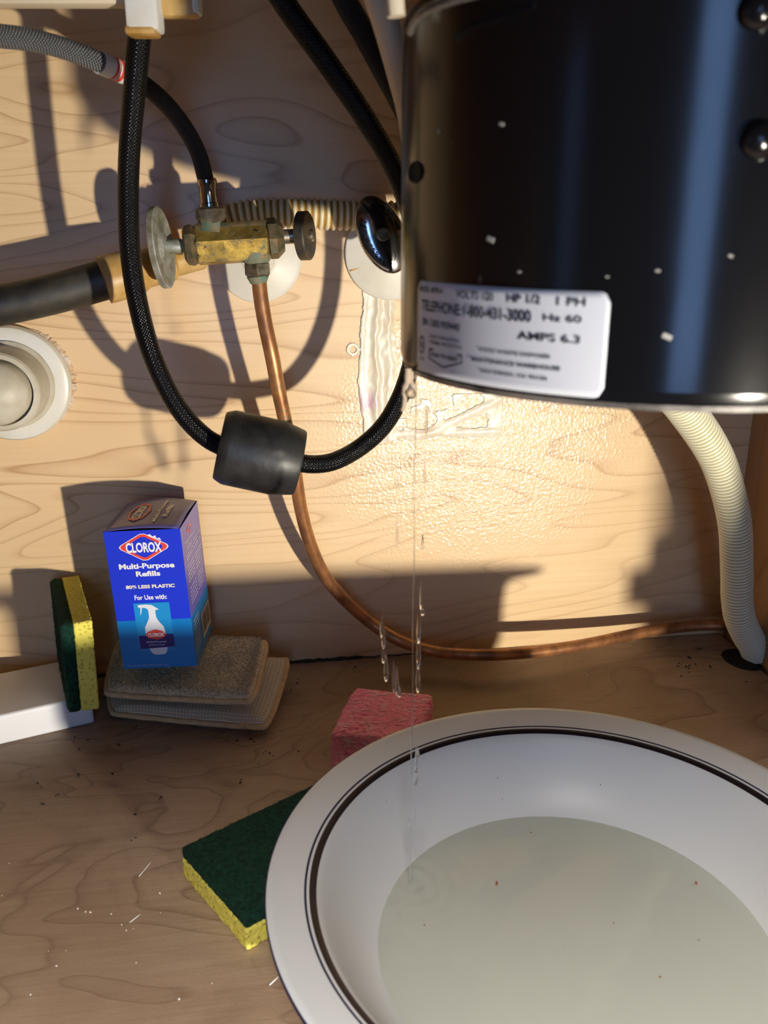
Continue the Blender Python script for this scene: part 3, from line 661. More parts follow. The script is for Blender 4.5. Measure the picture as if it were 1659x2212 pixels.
# escutcheons
def escutcheon(px, py, r, label, crack=False):
    c = P(px, py, 0.0); e = thing('pipe_escutcheon', label, 'escutcheon', c)
    prof = [(0.0095, 0.0005), (r*0.985, 0.0005), (r, 0.0015), (r*0.985, 0.003), (r*0.9, 0.0042), (r*0.45, 0.0058), (0.0115, 0.0068), (0.0110, 0.0085), (0.0095, 0.0085)]
    lathe('flange', prof, c, M_WHITE, e, axis=(0, -1, 0), n=64)
    if crack:
        for q in (((757, 586), (787, 574), (800, 566)),):
            V, Fc, UV = tube_geo([P(x, y, -0.0042) for x, y in q], lambda t, s: 0.0007*(1-t*0.4), 6, 0.001)
            mk('split', V, Fc, M_STAIN, e)
        tube('pipe_stub', [c+Vector((0, -0.001, 0)), c+Vector((0, -0.03, 0.0))], 0.0088, M_DWHITE, e, 24, 0.004)
    return e
escutcheon(557, 557, 0.0305, 'white wall escutcheon behind the brass double valve')
escutcheon(842, 547, 0.0325, 'split white wall escutcheon behind the chrome oval handle', True)
# angle stop with chrome handle
av = thing('angle_stop', 'angle stop with big chrome oval handle beside the disposer', 'valve', P(842, 530, -0.03))
HC = P(826, 507, -0.072)
nrm = Vector((0.03, -0.985, 0.09)).normalized()
view = (HC-CAM).normalized()
long_ = P(862, 588, -0.072)-P(793, 424, -0.072)
long_ = long_-nrm*long_.dot(nrm)
prof = [(0.0, -0.004), (0.6, -0.0045), (0.9, -0.0045), (0.985, -0.004), (1.0, -0.0028), (1.0, -0.0010), (0.985, -0.0002), (0.93, 0.0003), (0.80, 0.0012), (0.5, 0.0022), (0.2, 0.0024), (0, 0.0024)]
HA, HB = long_.length/2, 0.0145
ch = lathe('handle', prof, HC, M_CHROME, av, axis=nrm, n=96, sx=HA, sy=HB, ref=long_, ang=50)
ch['label'] = 'chrome oval handle'
lu = long_.normalized(); lv = nrm.cross(lu)
V, Fc = [], []
for k in range(90):
    a = 2*math.pi*k/90
    g = rbox_geo(frame(HC-nrm*0.0019+lu*(HA-0.0001)*math.cos(a)+lv*HB*math.sin(a), nrm, lu*math.cos(a)+lv*math.sin(a)), 0.0020, 0.0004, 0.0006, 0)
    o_ = len(V); V += g[0]; Fc += [tuple(i+o_ for i in f) for f in g[1]]
mk('knurled_edge', V, Fc, M_DCHROME, ch)
lathe('handle_screw', [(0.0042, 0.001), (0.0042, 0.0030), (0.0034, 0.0036), (0.0030, 0.0030), (0, 0.0030)], HC, M_DCHROME, av, axis=nrm, n=24)
lathe('handle_stem', [(0.0045, -0.003), (0.0045, -0.020)], HC, M_CHIT, av, axis=nrm, n=20)
tube('valve_body', [HC-nrm*0.018, P(845, 530, -0.03), P(845, 545, -0.006)], 0.0085, M_DCHROME, av, 24, 0.004)
def hsurf(u, v):
    # u along the long axis (-1..1, + is up in the picture), v across; text sits just above the domed face
    rr_ = min(math.hypot(u, v), 1.0); h = 0.0026-0.0024*rr_**2.2
    return HC-lu*HA*u+lv*HB*v+nrm*(h+0.0004)
sgn = 1 if (-(lv)).dot(AR) > 0 else -1   # v sign that points to the picture's right
def arc_text(s, side, r0, r1, a0, a1):
    gs = []; n = len(s)
    for i, chx in enumerate(s):
        if chx == ' ': continue
        def fn(p_, q_, i=i):
            a = a0+(a1-a0)*((i+p_)/n); rad = r0+(r1-r0)*q_
            return hsurf(rad*math.sin(a), side*rad*math.cos(a)) 
        gs.append(text_geo(chx, 0.08, 0.88, 0, 0.72 if chx in 'ras' else 1, fn, 0.01))
    return join(*gs)
sr = -sgn
gt = join(arc_text('BrassCraft', -sr, 0.62, 0.86, R(-58), R(48)), arc_text('MADE IN USA', sr, 0.84, 0.64, R(-52), R(50)))
part('lettering', gt, M_BLACK, ch, smooth=False, fix=False)
shl = [(-0.60, -0.16), (-0.36, -0.16), (-0.36, 0.16), (-0.60, 0.16), (-0.72, 0.0)]
part('shield_mark', join(ringpoly([(u, v) for u, v in shl], [(u*0.93+ -0.035, v*0.8) for u, v in shl], hsurf)), M_BLACK, ch, smooth=False, fix=False)

# ------------------------------------------------------------------ yellowed corrugated tube behind the valve
def corr(name, pts, r0, amp, p0, p1, mat, parent, power=1.0, nr=28):
    c, tot = resample(crom([P(*q) for q in pts], 14), 0.00042)
    def phase(t, s): return s/ (p0*(1-t)+p1*t) if abs(p0-p1) > 1e-6 else s/p0
    def ph(t, s):  # integral of 1/pitch
        if abs(p1-p0) < 1e-6: return s/p0
        return tot/(p1-p0)*math.log((p0+(p1-p0)*t)/p0)
    def w_(t, s): x = 0.5+0.5*math.cos(2*math.pi*ph(t, s)); return x**0.6
    V, Fc, UV = tube_geo(c, lambda t, s: r0-amp*(1-w_(t, s)), nr, None, w_)
    return mk(name, V, Fc, mat, parent, UV, ang=180, fix=False)
yc = thing('yellowed_flex_tube', 'yellowed corrugated tube lying across the wall behind the brass valve', 'tube', P(620, 465, -0.014))
corr('ribbed_wall', [(452, 520, -0.016), (468, 490, -0.018), (500, 473, -0.020), (560, 463, -0.022), (640, 461, -0.024), (720, 464, -0.024), (800, 466, -0.024), (860, 468, -0.024)], 0.0102, 0.0018, 0.0043, 0.0043, M_CORRY, yc)
dr = thing('drain_hose', 'cream corrugated drain hose curving down behind the disposer into the right corner', 'hose', P(1592, 1300, -0.06))
DH = [(1380, 760, -0.16), (1430, 820, -0.14), (1483, 888, -0.118), (1523, 945, -0.105), (1550, 994, -0.095), (1570, 1052, -0.086), (1582, 1101, -0.080), (1589, 1149, -0.075), (1591, 1204, -0.070), (1592, 1250, -0.066), (1592, 1290, -0.063), (1597, 1330, -0.060), (1612, 1368, -0.055), (1630, 1400, -0.050), (1641, 1440, -0.047), (1643, 1490, -0.047)]
corr('ribbed_wall', DH, 0.0120, 0.0018, 0.0042, 0.0023, M_CORR, dr)

# ------------------------------------------------------------------ black pipe with yellowed coupling
bp = thing('black_pipe', 'dusty black pipe entering from the left with a yellowed coupling', 'pipe', P(150, 620, -0.058))
hose('pipe_wall', [(-110, 672, -0.064), (-40, 666, -0.062), (40, 652, -0.060), (120, 634, -0.058), (190, 615, -0.056), (240, 600, -0.055)], 0.0122, M_PLUMB, bp, nr=32)
a, b = P(222, 606, -0.056), P(312, 582, -0.05)
lathe('coupling', [(0.0118, 0), (0.0146, 0.0005), (0.0148, 0.004), (0.0142, (b-a).length*0.8), (0.0120, (b-a).length)], a, M_STAIN, bp, axis=b-a, n=36)
a, b = P(300, 585, -0.05), P(432, 548, -0.035)
lathe('reducer', [(0.0118, 0), (0.0118, (b-a).length*0.5), (0.0100, (b-a).length*0.55), (0.0100, (b-a).length)], a, M_STAIN, bp, axis=b-a, n=36)

# ------------------------------------------------------------------ PVC drain on the left
pv = thing('pvc_drain_fitting', 'dirty white drain fitting with wide flange at the left edge', 'fitting', P(30, 828, 0))
PC = P(28, 826, 0.0)
lathe('flange', [(0.020, 0.001), (0.0385, 0.001), (0.0400, 0.003), (0.0400, 0.006), (0.0385, 0.0085), (0.036, 0.0095), (0.026, 0.0098), (0.0245, 0.012)], PC, M_WHITE, pv, axis=(0, -1, 0), n=96)
lathe('hub', [(0.0300, 0.0095), (0.0300, 0.0118), (0.0275, 0.0135), (0.0268, 0.024), (0.0262, 0.038), (0.0250, 0.0395), (0.0222, 0.0395), (0.0218, 0.030)], PC, M_DWHITE, pv, axis=(0, -1, 0), n=96, ang=25)
lathe('inner_pipe', [(0.0205, 0.030), (0.0205, 0.046), (0.0190, 0.049), (0.012, 0.054), (0, 0.056)], PC, M_DWHITE, pv, axis=(0, -1, 0), n=72)
V, Fc = [], []
n = 120
for k in range(n):
    a = R(-46+115*k/(n-1)); t = math.sin(math.pi*k/(n-1))**0.5
    ro = 0.0395+0.0038*t*(0.75+0.8*noise.noise((k*0.33, 2, 2))+0.4*noise.noise((k*0.9, 5, 2)))
    for r_, y in ((0.037, 0.0), (0.037, -0.0024), ((0.037+ro)/2, -0.0028-0.001*noise.noise((k*0.8, 1, 1))), (ro, -0.0010), (ro, 0.0)):
        V.append(PC+Vector((r_*math.cos(a), y, r_*math.sin(a))))
for k in range(n-1):
    for j in range(4): q = k*5+j; Fc.append((q, q+1, q+6, q+5))
mk('chipped_hole_edge', V, Fc, M_CRUST, wb)

# ------------------------------------------------------------------ refill box
def rotm(a, b, c): return Matrix.Rotation(c, 3, 'Z') @ Matrix.Rotation(b, 3, 'Y') @ Matrix.Rotation(a, 3, 'X')
BO = Vector((-0.0977, -0.078, 0.0452)); BM = rotm(0.0056, -0.0424, -0.1385); bw, bd_, bh = 0.0506, 0.0595, 0.1011
bx = thing('refill_box', 'blue cardboard refill box standing on the tan cloth pads', 'box', BO)
def bpnt(x, y, z): return BO+BM @ Vector((x*bw, y*bd_, z*bh))
def quadbox():
    c = [bpnt(x, y, z) for z in (0, 1) for y in (0, 1) for x in (0, 1)]; return c
split = 0.36
# front panel in two colours, sides, back
e = 0.0
def grid_face(pts): return pts, [(0, 1, 2, 3)]
front_hi = grid_face([bpnt(0, 0, split), bpnt(1, 0, split), bpnt(1, 0, 1), bpnt(0, 0, 1)])
front_lo = grid_face([bpnt(0, 0, 0), bpnt(1, 0, 0), bpnt(1, 0, split), bpnt(0, 0, split)])
side_hi = grid_face([bpnt(1, 0, split), bpnt(1, 1, split), bpnt(1, 1, 1), bpnt(1, 0, 1)])
side_lo = grid_face([bpnt(1, 0, 0), bpnt(1, 1, 0), bpnt(1, 1, split), bpnt(1, 0, split)])
lside_hi = grid_face([bpnt(0, 1, split), bpnt(0, 0, split), bpnt(0, 0, 1), bpnt(0, 1, 1)])
lside_lo = grid_face([bpnt(0, 1, 0), bpnt(0, 0, 0), bpnt(0, 0, split), bpnt(0, 1, split)])
back_ = grid_face([bpnt(1, 1, 0), bpnt(0, 1, 0), bpnt(0, 1, 1), bpnt(1, 1, 1)])
bot_ = grid_face([bpnt(0, 0, 0), bpnt(0, 1, 0), bpnt(1, 1, 0), bpnt(1, 0, 0)])
inn = grid_face([bpnt(0.01, 0.01, .985), bpnt(.99, 0.01, .985), bpnt(.99, .99, .985), bpnt(0.01, .99, .985)])
gs = [front_hi, front_lo, side_hi, side_lo, lside_hi, lside_lo, back_, bot_, inn]
V, Fc, _ = join(*gs)
carton = mk('carton', V, Fc, None, bx, smooth=False, mats=[M_CARDB, M_CARDL, M_CARDP, M_BLACK], fmat=[0, 1, 2, 1, 0, 1, 0, 1, 3], fix=False)
# bowed lid flap with small dark gaps under its edges
V, Fc = [], []
nl = 10
for i in range(nl+1):
    for j in range(nl+1):
        x, y = i/nl, j/nl
        V.append(bpnt(x*0.985, y*0.99+0.005, 1.0)+BM @ Vector((0, 0, 0.0004+0.0030*math.sin(math.pi*x)*(0.5+0.5*y)+0.0016*(1-abs(2*y-1))*x)))
for i in range(nl):
    for j in range(nl): q = i*(nl+1)+j; Fc.append((q, q+nl+1, q+nl+2, q+1))
lid = mk('lid_flap', V, Fc, M_CARDT, bx, fix=False)
m = lid.modifiers.new('t', 'SOLIDIFY'); m.thickness = 0.0005
lid['label'] = 'bowed lid flap'
def fr(u, v, d=0.00012): return bpnt(u, 0, v)+BM @ Vector((0, -d, 0))
def sd(u, v, d=0.00015): return bpnt(1, u, v)+BM @ Vector((d, 0, 0))
def tp(u, v, d=0.0006):
    x, y = u, v; return bpnt(x, y, 1.0)+BM @ Vector((0, 0, d+0.0004+0.0030*math.sin(math.pi*x)*(0.5+0.5*y)+0.0016*(1-abs(2*y-1))*x))
def L2(d, f=fr): return lambda u, v: f(u, v, d)
# flat artwork
part('sky_panel', join(poly([(0.255, 0.13), (0.735, 0.13), (0.735, 0.485), (0.255, 0.485)], L2(0.00012))), M_CARDS, carton, smooth=False, fix=False)
hexo = [(0.19, 0.885), (0.21, 0.90), (0.47, 0.972), (0.53, 0.972), (0.79, 0.90), (0.81, 0.885), (0.79, 0.87), (0.53, 0.795), (0.47, 0.795), (0.21, 0.87)]
def sc_(pts, cx, cz, s): return [(cx+(x-cx)*s, cz+(z-cz)*s) for x, z in pts]
hexw = sc_(hexo, 0.5, 0.885, 1.05)
part('logo_halo', join(poly(hexw, L2(0.00010)), poly([(0.56, 0.965), (0.74, 0.925), (0.72, 0.945), (0.68, 0.942), (0.67, 0.962), (0.63, 0.955), (0.60, 0.972)], L2(0.00011))), M_PW, carton, smooth=False, fix=False)
part('logo_border', poly(hexo, L2(0.00016)), M_PR, carton, smooth=False, fix=False)
part('logo_field', poly(sc_(hexo, 0.5, 0.885, 0.80), L2(0.00022)), M_CARDB, carton, smooth=False, fix=False)
TF = lambda s, u0, u1, v0, v1, b=0.02, d=0.0003: text_geo(s, u0, u1, v0, v1, L2(d), b)
for nm, tx, b_, mm in (('logo_lettering', ('CLOROX', 0.265, 0.735, 0.847, 0.918), 0.035, 0.0004), ('title_lettering', ('Multi-Purpose', 0.14, 0.87, 0.722, 0.772), 0.035, 0.0003), ('title_lettering', ('Refills', 0.35, 0.67, 0.678, 0.716), 0.035, 0.0003),
     ('use_lettering', ('For Use with:', 0.285, 0.715, 0.510, 0.545), 0.025, 0.0003), ('small_logo_lettering', ('CLOROX', 0.395, 0.615, 0.238, 0.266), 0.04, 0.0009)):
    part(nm, TF(*tx, b_, mm), M_PW, carton, smooth=False, fix=False)
part('cream_lettering', join(TF('80% LESS PLASTIC', 0.19, 0.84, 0.592, 0.618, 0.045)), M_PCREAM, carton, smooth=False, fix=False)
bot = [(0.50, 0.100), (0.45, 0.103), (0.41, 0.12), (0.385, 0.16), (0.37, 0.22), (0.365, 0.27), (0.37, 0.31), (0.41, 0.345), (0.44, 0.375), (0.445, 0.41), (0.44, 0.44), (0.40, 0.452), (0.33, 0.452), (0.31, 0.462), (0.315, 0.473), (0.42, 0.476), (0.50, 0.470), (0.58, 0.440), (0.575, 0.432), (0.54, 0.435), (0.535, 0.41), (0.54, 0.375), (0.57, 0.345), (0.62, 0.31), (0.635, 0.27), (0.625, 0.22), (0.64, 0.16), (0.62, 0.12), (0.59, 0.103)]
part('bottle_picture', join(poly(bot, L2(0.0003)), poly([(0.345, 0.455), (0.365, 0.455), (0.350, 0.42), (0.325, 0.395), (0.330, 0.405)], L2(0.0003))), M_PSP, carton, smooth=False, fix=False)
part('purple_band', poly([(0.27, 0.245), (0.735, 0.252), (0.735, 0.158), (0.27, 0.148)], L2(0.0005)), M_CARDD, carton, smooth=False, fix=False)
hs = [(0.36, 0.25), (0.40, 0.272), (0.49, 0.290), (0.52, 0.290), (0.60, 0.275), (0.645, 0.25), (0.60, 0.228), (0.51, 0.215), (0.40, 0.228)]
part('small_logo', poly(hs, L2(0.0007)), M_PR, carton, smooth=False, fix=False)
part('lilac_lettering', join(TF('Multi-Purpose', 0.365, 0.635, 0.190, 0.207, 0.03, 0.0008), TF('DISINFECTING CLEANER', 0.39, 0.61, 0.172, 0.182, 0.01, 0.0008), TF('REFILLABLE WITH MULTI-PURPOSE CLEANER REFILLS', 0.06, 0.62, 0.018, 0.028, 0.0)), M_PLIL, carton, smooth=False, fix=False)
# side panel print
rs = random.Random(3); gs = []
for k in range(15):
    z = 0.80-k*0.0265
    for (u0, u1) in ((0.12, 0.48), (0.54, 0.90)):
        if k in (3, 9): continue
        u = u0
        while u < u1-0.03:
            wd = rs.uniform(0.03, 0.09); ue = min(u+wd, u1-(0.08 if rs.random() < .2 else 0))
            gs.append(poly([(u, z), (ue, z), (ue, z+0.010), (u, z+0.010)], sd)); u = ue+0.018
for k in range(8):
    z = 0.30-k*0.030; gs.append(poly([(0.10, z), (0.10+rs.uniform(0.22, 0.36), z), (0.42, z+0.010), (0.10, z+0.010)], sd))
gs.append(text_geo('Multi-Purpose', 0.16, 0.62, 0.845, 0.87, sd, 0.03)); gs.append(text_geo('REFILLS', 0.2, 0.45, 0.815, 0.835, sd, 0.03))
part('fine_print', join(*gs), M_PLIL, carton, smooth=False, fix=False)
part('side_logo', join(ringpoly([(0.28, 0.92), (0.40, 0.955), (0.52, 0.92), (0.40, 0.885)], [(0.32, 0.92), (0.40, 0.94), (0.48, 0.92), (0.40, 0.90)], sd)), M_PR, carton, smooth=False, fix=False)
bc = part('barcode_panel', poly([(0.50, 0.06), (0.97, 0.06), (0.97, 0.245), (0.50, 0.245)], sd), M_PCREAM, carton, smooth=False, fix=False)
gs = []; u = 0.54
while u < 0.93:
    wd = rs.choice((0.016, 0.026, 0.036)); gs.append(poly([(u, 0.09), (u+wd, 0.09), (u+wd, 0.235), (u, 0.235)], lambda a, b: sd(a, b, 0.0003))); u += wd+rs.choice((0.02, 0.03))
part('barcode_bars', join(*gs), M_INK, carton, smooth=False, fix=False)
# lid print: logo turned sideways and words
def tpr(u, v): return tp(v, u)
lo = [(0.34+0.15*math.cos(R(a)), 0.5+0.30*math.sin(R(a))) for a in range(0, 360, 45)]
li = [(0.34+0.12*math.cos(R(a)), 0.5+0.25*math.sin(R(a))) for a in range(0, 360, 45)]
part('lid_logo', ringpoly(lo, li, tp), M_PR, lid, smooth=False, fix=False)
def tprot(cx, w0, v0, v1): return lambda a, b: tp(cx-w0*b, v0+(v1-v0)*a)
part('lid_lettering', join(text_geo('CLOROX', 0, 1, 0, 1, tprot(0.40, 0.12, 0.28, 0.72), 0.03), text_geo('Multi-Purpose', 0, 1, 0, 1, tprot(0.66, 0.07, 0.15, 0.88), 0.03), text_geo('Refills', 0, 1, 0, 1, tprot(0.76, 0.07, 0.30, 0.70), 0.03)), M_PCREAM, lid, smooth=False, fix=False)

# ------------------------------------------------------------------ cloth pads
def pad(name, c4, T, mtop, label, cat, amp, tuft=True):
    """c4: front-left, front-right, back-right, back-left points of the top surface; rounded quad cushion"""
    c4 = [Vector(c) for c in c4]; cen = sum(c4, Vector())/4; t = thing(name, label, cat, (cen.x, cen.y, min(c.z for c in c4)-T))
    nx, ny = 110, 80; V, Fc, UV = [], [], []
    def S(u, v):
        # rounded corner squircle mapping
        a, b = 2*u-1, 2*v-1; k = 0.09
        a2 = a*math.sqrt(max(1-k*b*b*b*b*abs(a)**3, 0)); b2 = b*math.sqrt(max(1-k*a*a*a*a*abs(b)**3, 0))
        u, v = (a2+1)/2, (b2+1)/2
        return (c4[0]*(1-u)+c4[1]*u)*(1-v)+(c4[3]*(1-u)+c4[2]*u)*v
    for side in (1, -1):
        for j in range(ny+1):
            for i in range(nx+1):
                u, v = i/nx, j/ny; p = S(u, v)
                ed = min(u, 1-u, v, 1-v); th = T/2*min(1, (ed/0.10))**0.5 if ed < 0.10 else T/2
                th += 0.0010*noise.noise((p.x*45, p.y*45, side))
                if side == 1 and amp: th += amp*(noise.noise((p.x*520, p.y*520, 1))+0.6*noise.noise((p.x*1100, p.y*1100, 2)))*min(1, ed*20)
                V.append(p+Vector((0, 0, -T/2+side*max(th, 0)))); UV.append((u, v))
        o = 0 if side == 1 else (nx+1)*(ny+1)
        for j in range(ny):
            for i in range(nx): a = o+j*(nx+1)+i; Fc.append((a, a+1, a+nx+2, a+nx+1) if side == 1 else (a, a+nx+1, a+nx+2, a+1))
    mk('cushion', V, Fc, mtop, t, UV, ang=180, fix=False)
    edge = []
    for k in range(60): edge.append((k/60, 0))
    for k in range(45): edge.append((1, k/45))
    for k in range(60): edge.append((1-k/60, 1))
    for k in range(46): edge.append((0, 1-k/45))
    pts = [S(u, v)+Vector((0, 0, -T/2+0.0005*noise.noise((i*0.2, 1, 1)))) for i, (u, v) in enumerate(edge)]
    V, Fc, UV = tube_geo(pts, lambda t_, s: 0.0021+0.0002*math.sin(s*2500), 10, 0.0007, raw=True)
    mk('edge_binding', V, Fc, M_PIPING, t, UV, fix=False, ang=180)
    return t, S
pad('cloth_pad', [G(236, 1528, 0.011), G(578, 1560, 0.012), G(628, 1408, 0.024), (-0.120, -0.012, 0.018)], 0.011, M_MESHC, 'tan mesh cloth pad lying under the terry pad', 'scrubber pad', 0.0)
tpad, TS = pad('cloth_pad', [G(222, 1484, 0.032), G(546, 1503, 0.031), G(580, 1370, 0.046), (-0.112, -0.008, 0.040)], 0.012, M_TERRY, 'fluffy tan terry pad directly under the blue box', 'scrubber pad', 0.0011)
# terry loops
def tufts(S, n, T, h, mat, parent, name='terry_loops', rad=0.00035, umax=1):
    V, Fc = [], []; rt = random.Random(8)
    for _ in range(n):
        u, v = rt.uniform(.03, .97), rt.uniform(.04, .96); p = S(u, v)+Vector((0, 0, -0.0012)); d = Vector((rt.gauss(0, .5), rt.gauss(0, .5), 1)).normalized()
        tip = p+d*h*rt.uniform(.7, 1.5); s = d.orthogonal().normalized()*rad*2; q = d.cross(s)
        o = len(V); V += [p+s, p-s*0.5+q*0.87, p-s*0.5-q*0.87, tip+s*.5, tip-s*.25+q*.43, tip-s*.25-q*.43]
        Fc += [(o, o+1, o+4, o+3), (o+1, o+2, o+5, o+4), (o+2, o, o+3, o+5), (o+3, o+4, o+5)]
    ob = mk(name, V, Fc, mat, parent, smooth=False); ob['kind'] = 'stuff'; return ob
tufts(TS, 9000, 0.012, 0.0016, M_TERRY, tpad)

# ------------------------------------------------------------------ white block
bl = thing('white_block', 'smooth white plastic block at the left edge under the standing sponge', 'block', (-0.16, -0.05, 0))
f1, f2 = G(205, 1562, 0), G(0, 1610, 0)
dx = (f2-f1).normalized(); Lb = 0.125; back = Vector((dx.y, -dx.x, 0)); back = back if back.y > 0 else -back
mt = frame(f1+dx*Lb/2+back*0.032+Vector((0, 0, 0.0112)), -dx, back)
part('slab', rbox_geo(mt, Lb, 0.064, 0.0222, 0.0022, 3), M_BLOCK, bl)

# ------------------------------------------------------------------ sponges
def sponge(name, label, o, x, y, L, W, Ty, Tg, group=None, seed=1, bulge=0.0, warp=None, cat='sponge'):
    mtx = frame(o, x, y); t = thing(name, label, cat, mtx @ Vector((L/2, W/2, 0)))
    V, Fc = slab_geo(mtx, L, W, Ty, 90, 60, 0.0006, 420, seed=seed, round_=0.06, warp=warp); mk('sponge_body', V, Fc, M_YEL, t, ang=180)
    m2 = mtx @ Matrix.Translation((0, 0, Ty-0.0002))
    V, Fc = slab_geo(m2, L, W, Tg, 110, 74, 0.0005, 500, seed=seed+3, round_=0.16, warp=warp); g = mk('scour_layer', V, Fc, M_SCOUR, t, ang=180)
    # loose nylon fibres standing off the pad
    rt = random.Random(seed); V, Fc = [], []
    for _ in range(2600):
        x_, y_ = rt.uniform(0.001, L-.001), rt.uniform(0.001, W-.001)
        if rt.random() < 0.35:
            if rt.random() < .5: x_ = rt.choice((0.0004, L-0.0004))
            else: y_ = rt.choice((0.0004, W-0.0004))
            c = Vector((x_, y_, rt.uniform(0.1, .95)*Tg))
        else: c = Vector((x_, y_, Tg))
        if warp: c = warp(c)
        d = Vector((rt.gauss(0, 1), rt.gauss(0, 1), rt.gauss(0, .35))).normalized()*rt.uniform(.0008, .0020); n_ = d.cross(Vector((0.1, 0.2, 1))).normalized()*0.00007; u_ = Vector((0, 0, 0.00007))
        k = len(V); V += [m2 @ (c-d+n_), m2 @ (c-d-n_), m2 @ (c-d+u_*1.5), m2 @ (c+d+n_+u_*4), m2 @ (c+d-n_+u_*4), m2 @ (c+d+u_*6)]
        Fc += [(k, k+1, k+4, k+3), (k+1, k+2, k+5, k+4), (k+2, k, k+3, k+5)]
    fb = mk('scour_fibres', V, Fc, M_SCOUR, t, smooth=False); fb['kind'] = 'stuff'
    return t
# standing sponge: length runs to the back, green side to the left
fr_ = Vector((-0.1144, -0.0900, 0.0224)); bk_ = Vector((-0.1375, -0.0060, 0.0224))
xl = (fr_-bk_); sponge('scrub_sponge', 'green and yellow scrub sponge standing on edge on the white block', bk_, xl, Vector((0.02, 0.02, 1.0)), xl.length, 0.0660, 0.0120, 0.0085, seed=2,
       warp=lambda c: Vector((c.x, c.y, c.z-0.004*math.sin(math.pi*min(max(c.x/0.087, 0), 1))*0.0)))
A_, B_ = G(425, 1808, 0.0215), G(530, 1985, 0.0205)
yv = (A_-B_); C_ = G(652, 1702, 0.0215); xv = (C_-A_); xv = xv.normalized()
o_ = Vector((B_.x, B_.y, 0.0004))
xh = Vector((xv.x, xv.y, 0)).normalized(); yh = Vector((-xh.y, xh.x, 0)); yh = yh if yh.dot(Vector((yv.x, yv.y, 0))) > 0 else -yh
def squeeze(c):
    p = o_+yh*c.y-Vector((0.1367, -0.3327, 0)); p.z = 0; b = p.dot(xh); q = b*b-(p.length_squared-0.1225**2)
    Lm = min(0.105, -b-math.sqrt(q)) if q > 0 else 0.105
    return Vector((c.x*Lm/0.105, c.y, c.z))
sponge('scrub_sponge', 'green and yellow scrub sponge lying flat against the left of the bowl', o_, Vector((xv.x, xv.y, 0.0)), Vector((yv.x, yv.y, 0)), 0.105, Vector((yv.x, yv.y)).length*abs(Vector((-xv.y, xv.x, 0)).dot(Vector((yv.x, yv.y, 0)).normalized())), 0.0130, 0.0075, seed=5,
       warp=squeeze)
# pink sponge
pk = thing('pink_sponge', 'pink cellulose sponge behind the bowl rim', 'sponge', (0.085, -0.15, 0))
q0 = G(769, 1484, 0.034); q1 = G(930, 1498, 0.034); xd = (q1-q0)
mt = frame(Vector((q0.x, q0.y, 0.0002)), Vector((xd.x, xd.y, 0)), Vector((-xd.y, xd.x, 0))) @ Matrix.Translation((0, -0.062, 0))
wp = math.hypot(xd.x, xd.y)
def pw(c): return Vector((c.x+0.004*math.sin(math.pi*c.y/0.062)*(c.x/wp-0.6)*0.6-(0.002 if c.x > wp*.9 else 0)*math.sin(c.y*90)-0.004*(1-c.y/0.062)*(1 if c.x < wp/2 else 0), c.y, c.z*(1.0+0.05*noise.noise((c.x*30, c.y*30, 0)))))
V, Fc = slab_geo(mt, wp, 0.062, 0.034, 120, 120, 0.0007, 330, warp=pw, seed=9, round_=0.05)
mk('sponge_body', V, Fc, M_PINK, pk, ang=180)

# ------------------------------------------------------------------ bowl and water
BX, BY, BR = 0.1367, -0.3327, 0.1421
bo = thing('serving_bowl', 'white wide rimmed bowl with a dark ring catching water under the disposer', 'bowl', (BX, BY, 0))
inner = [(0.0, 0.0100), (0.05, 0.0100), (0.075, 0.0115), (0.088, 0.0155), (0.098, 0.0235), (0.1065, 0.0345), (0.1125, 0.0450), (0.1165, 0.0520), (0.1190, 0.0553), (0.1215, 0.0567), (0.1240, 0.0573), (0.130, 0.0583), (0.1385, 0.0597), (0.1412, 0.0600), (BR, 0.0590)]
outer = [(BR-0.0004, 0.0578), (0.138, 0.0565), (0.124, 0.0538), (0.1215, 0.0515), (0.1200, 0.045), (0.1195, 0.018), (0.116, 0.009), (0.106, 0.003), (0.104, 0.0), (0.098, 0.0), (0.096, 0.003), (0, 0.003)]
lathe('bowl_body', inner+outer, (BX, BY, 0), M_CERAM, bo, n=192, ang=60)
def band_(name, r0, r1, mat, dz=0.00012, prof=inner, n=192):
    def z(r):
        for (a, za), (b, zb2) in zip(prof, prof[1:]):
            if a <= r <= b: return za+(zb2-za)*(r-a)/(b-a)
        return 0
    k = 8; return lathe(name, [(r0+(r1-r0)*i/k, z(r0+(r1-r0)*i/k)+dz) for i in range(k+1)], (BX, BY, 0), mat, bo, n=n)
def open_band(name, r0, r1, mat, dz):
    def z(r):
        for (a, za), (b, zb2) in zip(inner, inner[1:]):
            if a <= r <= b: return za+(zb2-za)*(r-a)/(b-a)
    V, Fc = [], []; n = 192; k = 6
    for i in range(k+1):
        r = r0+(r1-r0)*i/k
        for q in range(n): a = 2*math.pi*q/n; V.append((BX+r*math.cos(a), BY+r*math.sin(a), z(r)+dz))
    for i in range(k):
        for q in range(n): Fc.append((i*n+q, i*n+(q+1) % n, (i+1)*n+(q+1) % n, (i+1)*n+q))
    return mk(name, V, Fc, mat, bo, fix=False)
open_band('thin_stripe', 0.1241, 0.12515, M_NAVY, 0.0001)
open_band('thick_stripe', 0.1197, 0.1229, M_BROWN, 0.0001)
tb = [(BR-0.0006, 0.0595), (BR+0.0002, 0.0592), (BR+0.0002, 0.0578), (BR-0.0006, 0.0575)]
lathe('edge_stripe', tb, (BX, BY, 0), M_NAVY, bo, n=192, caps=False)
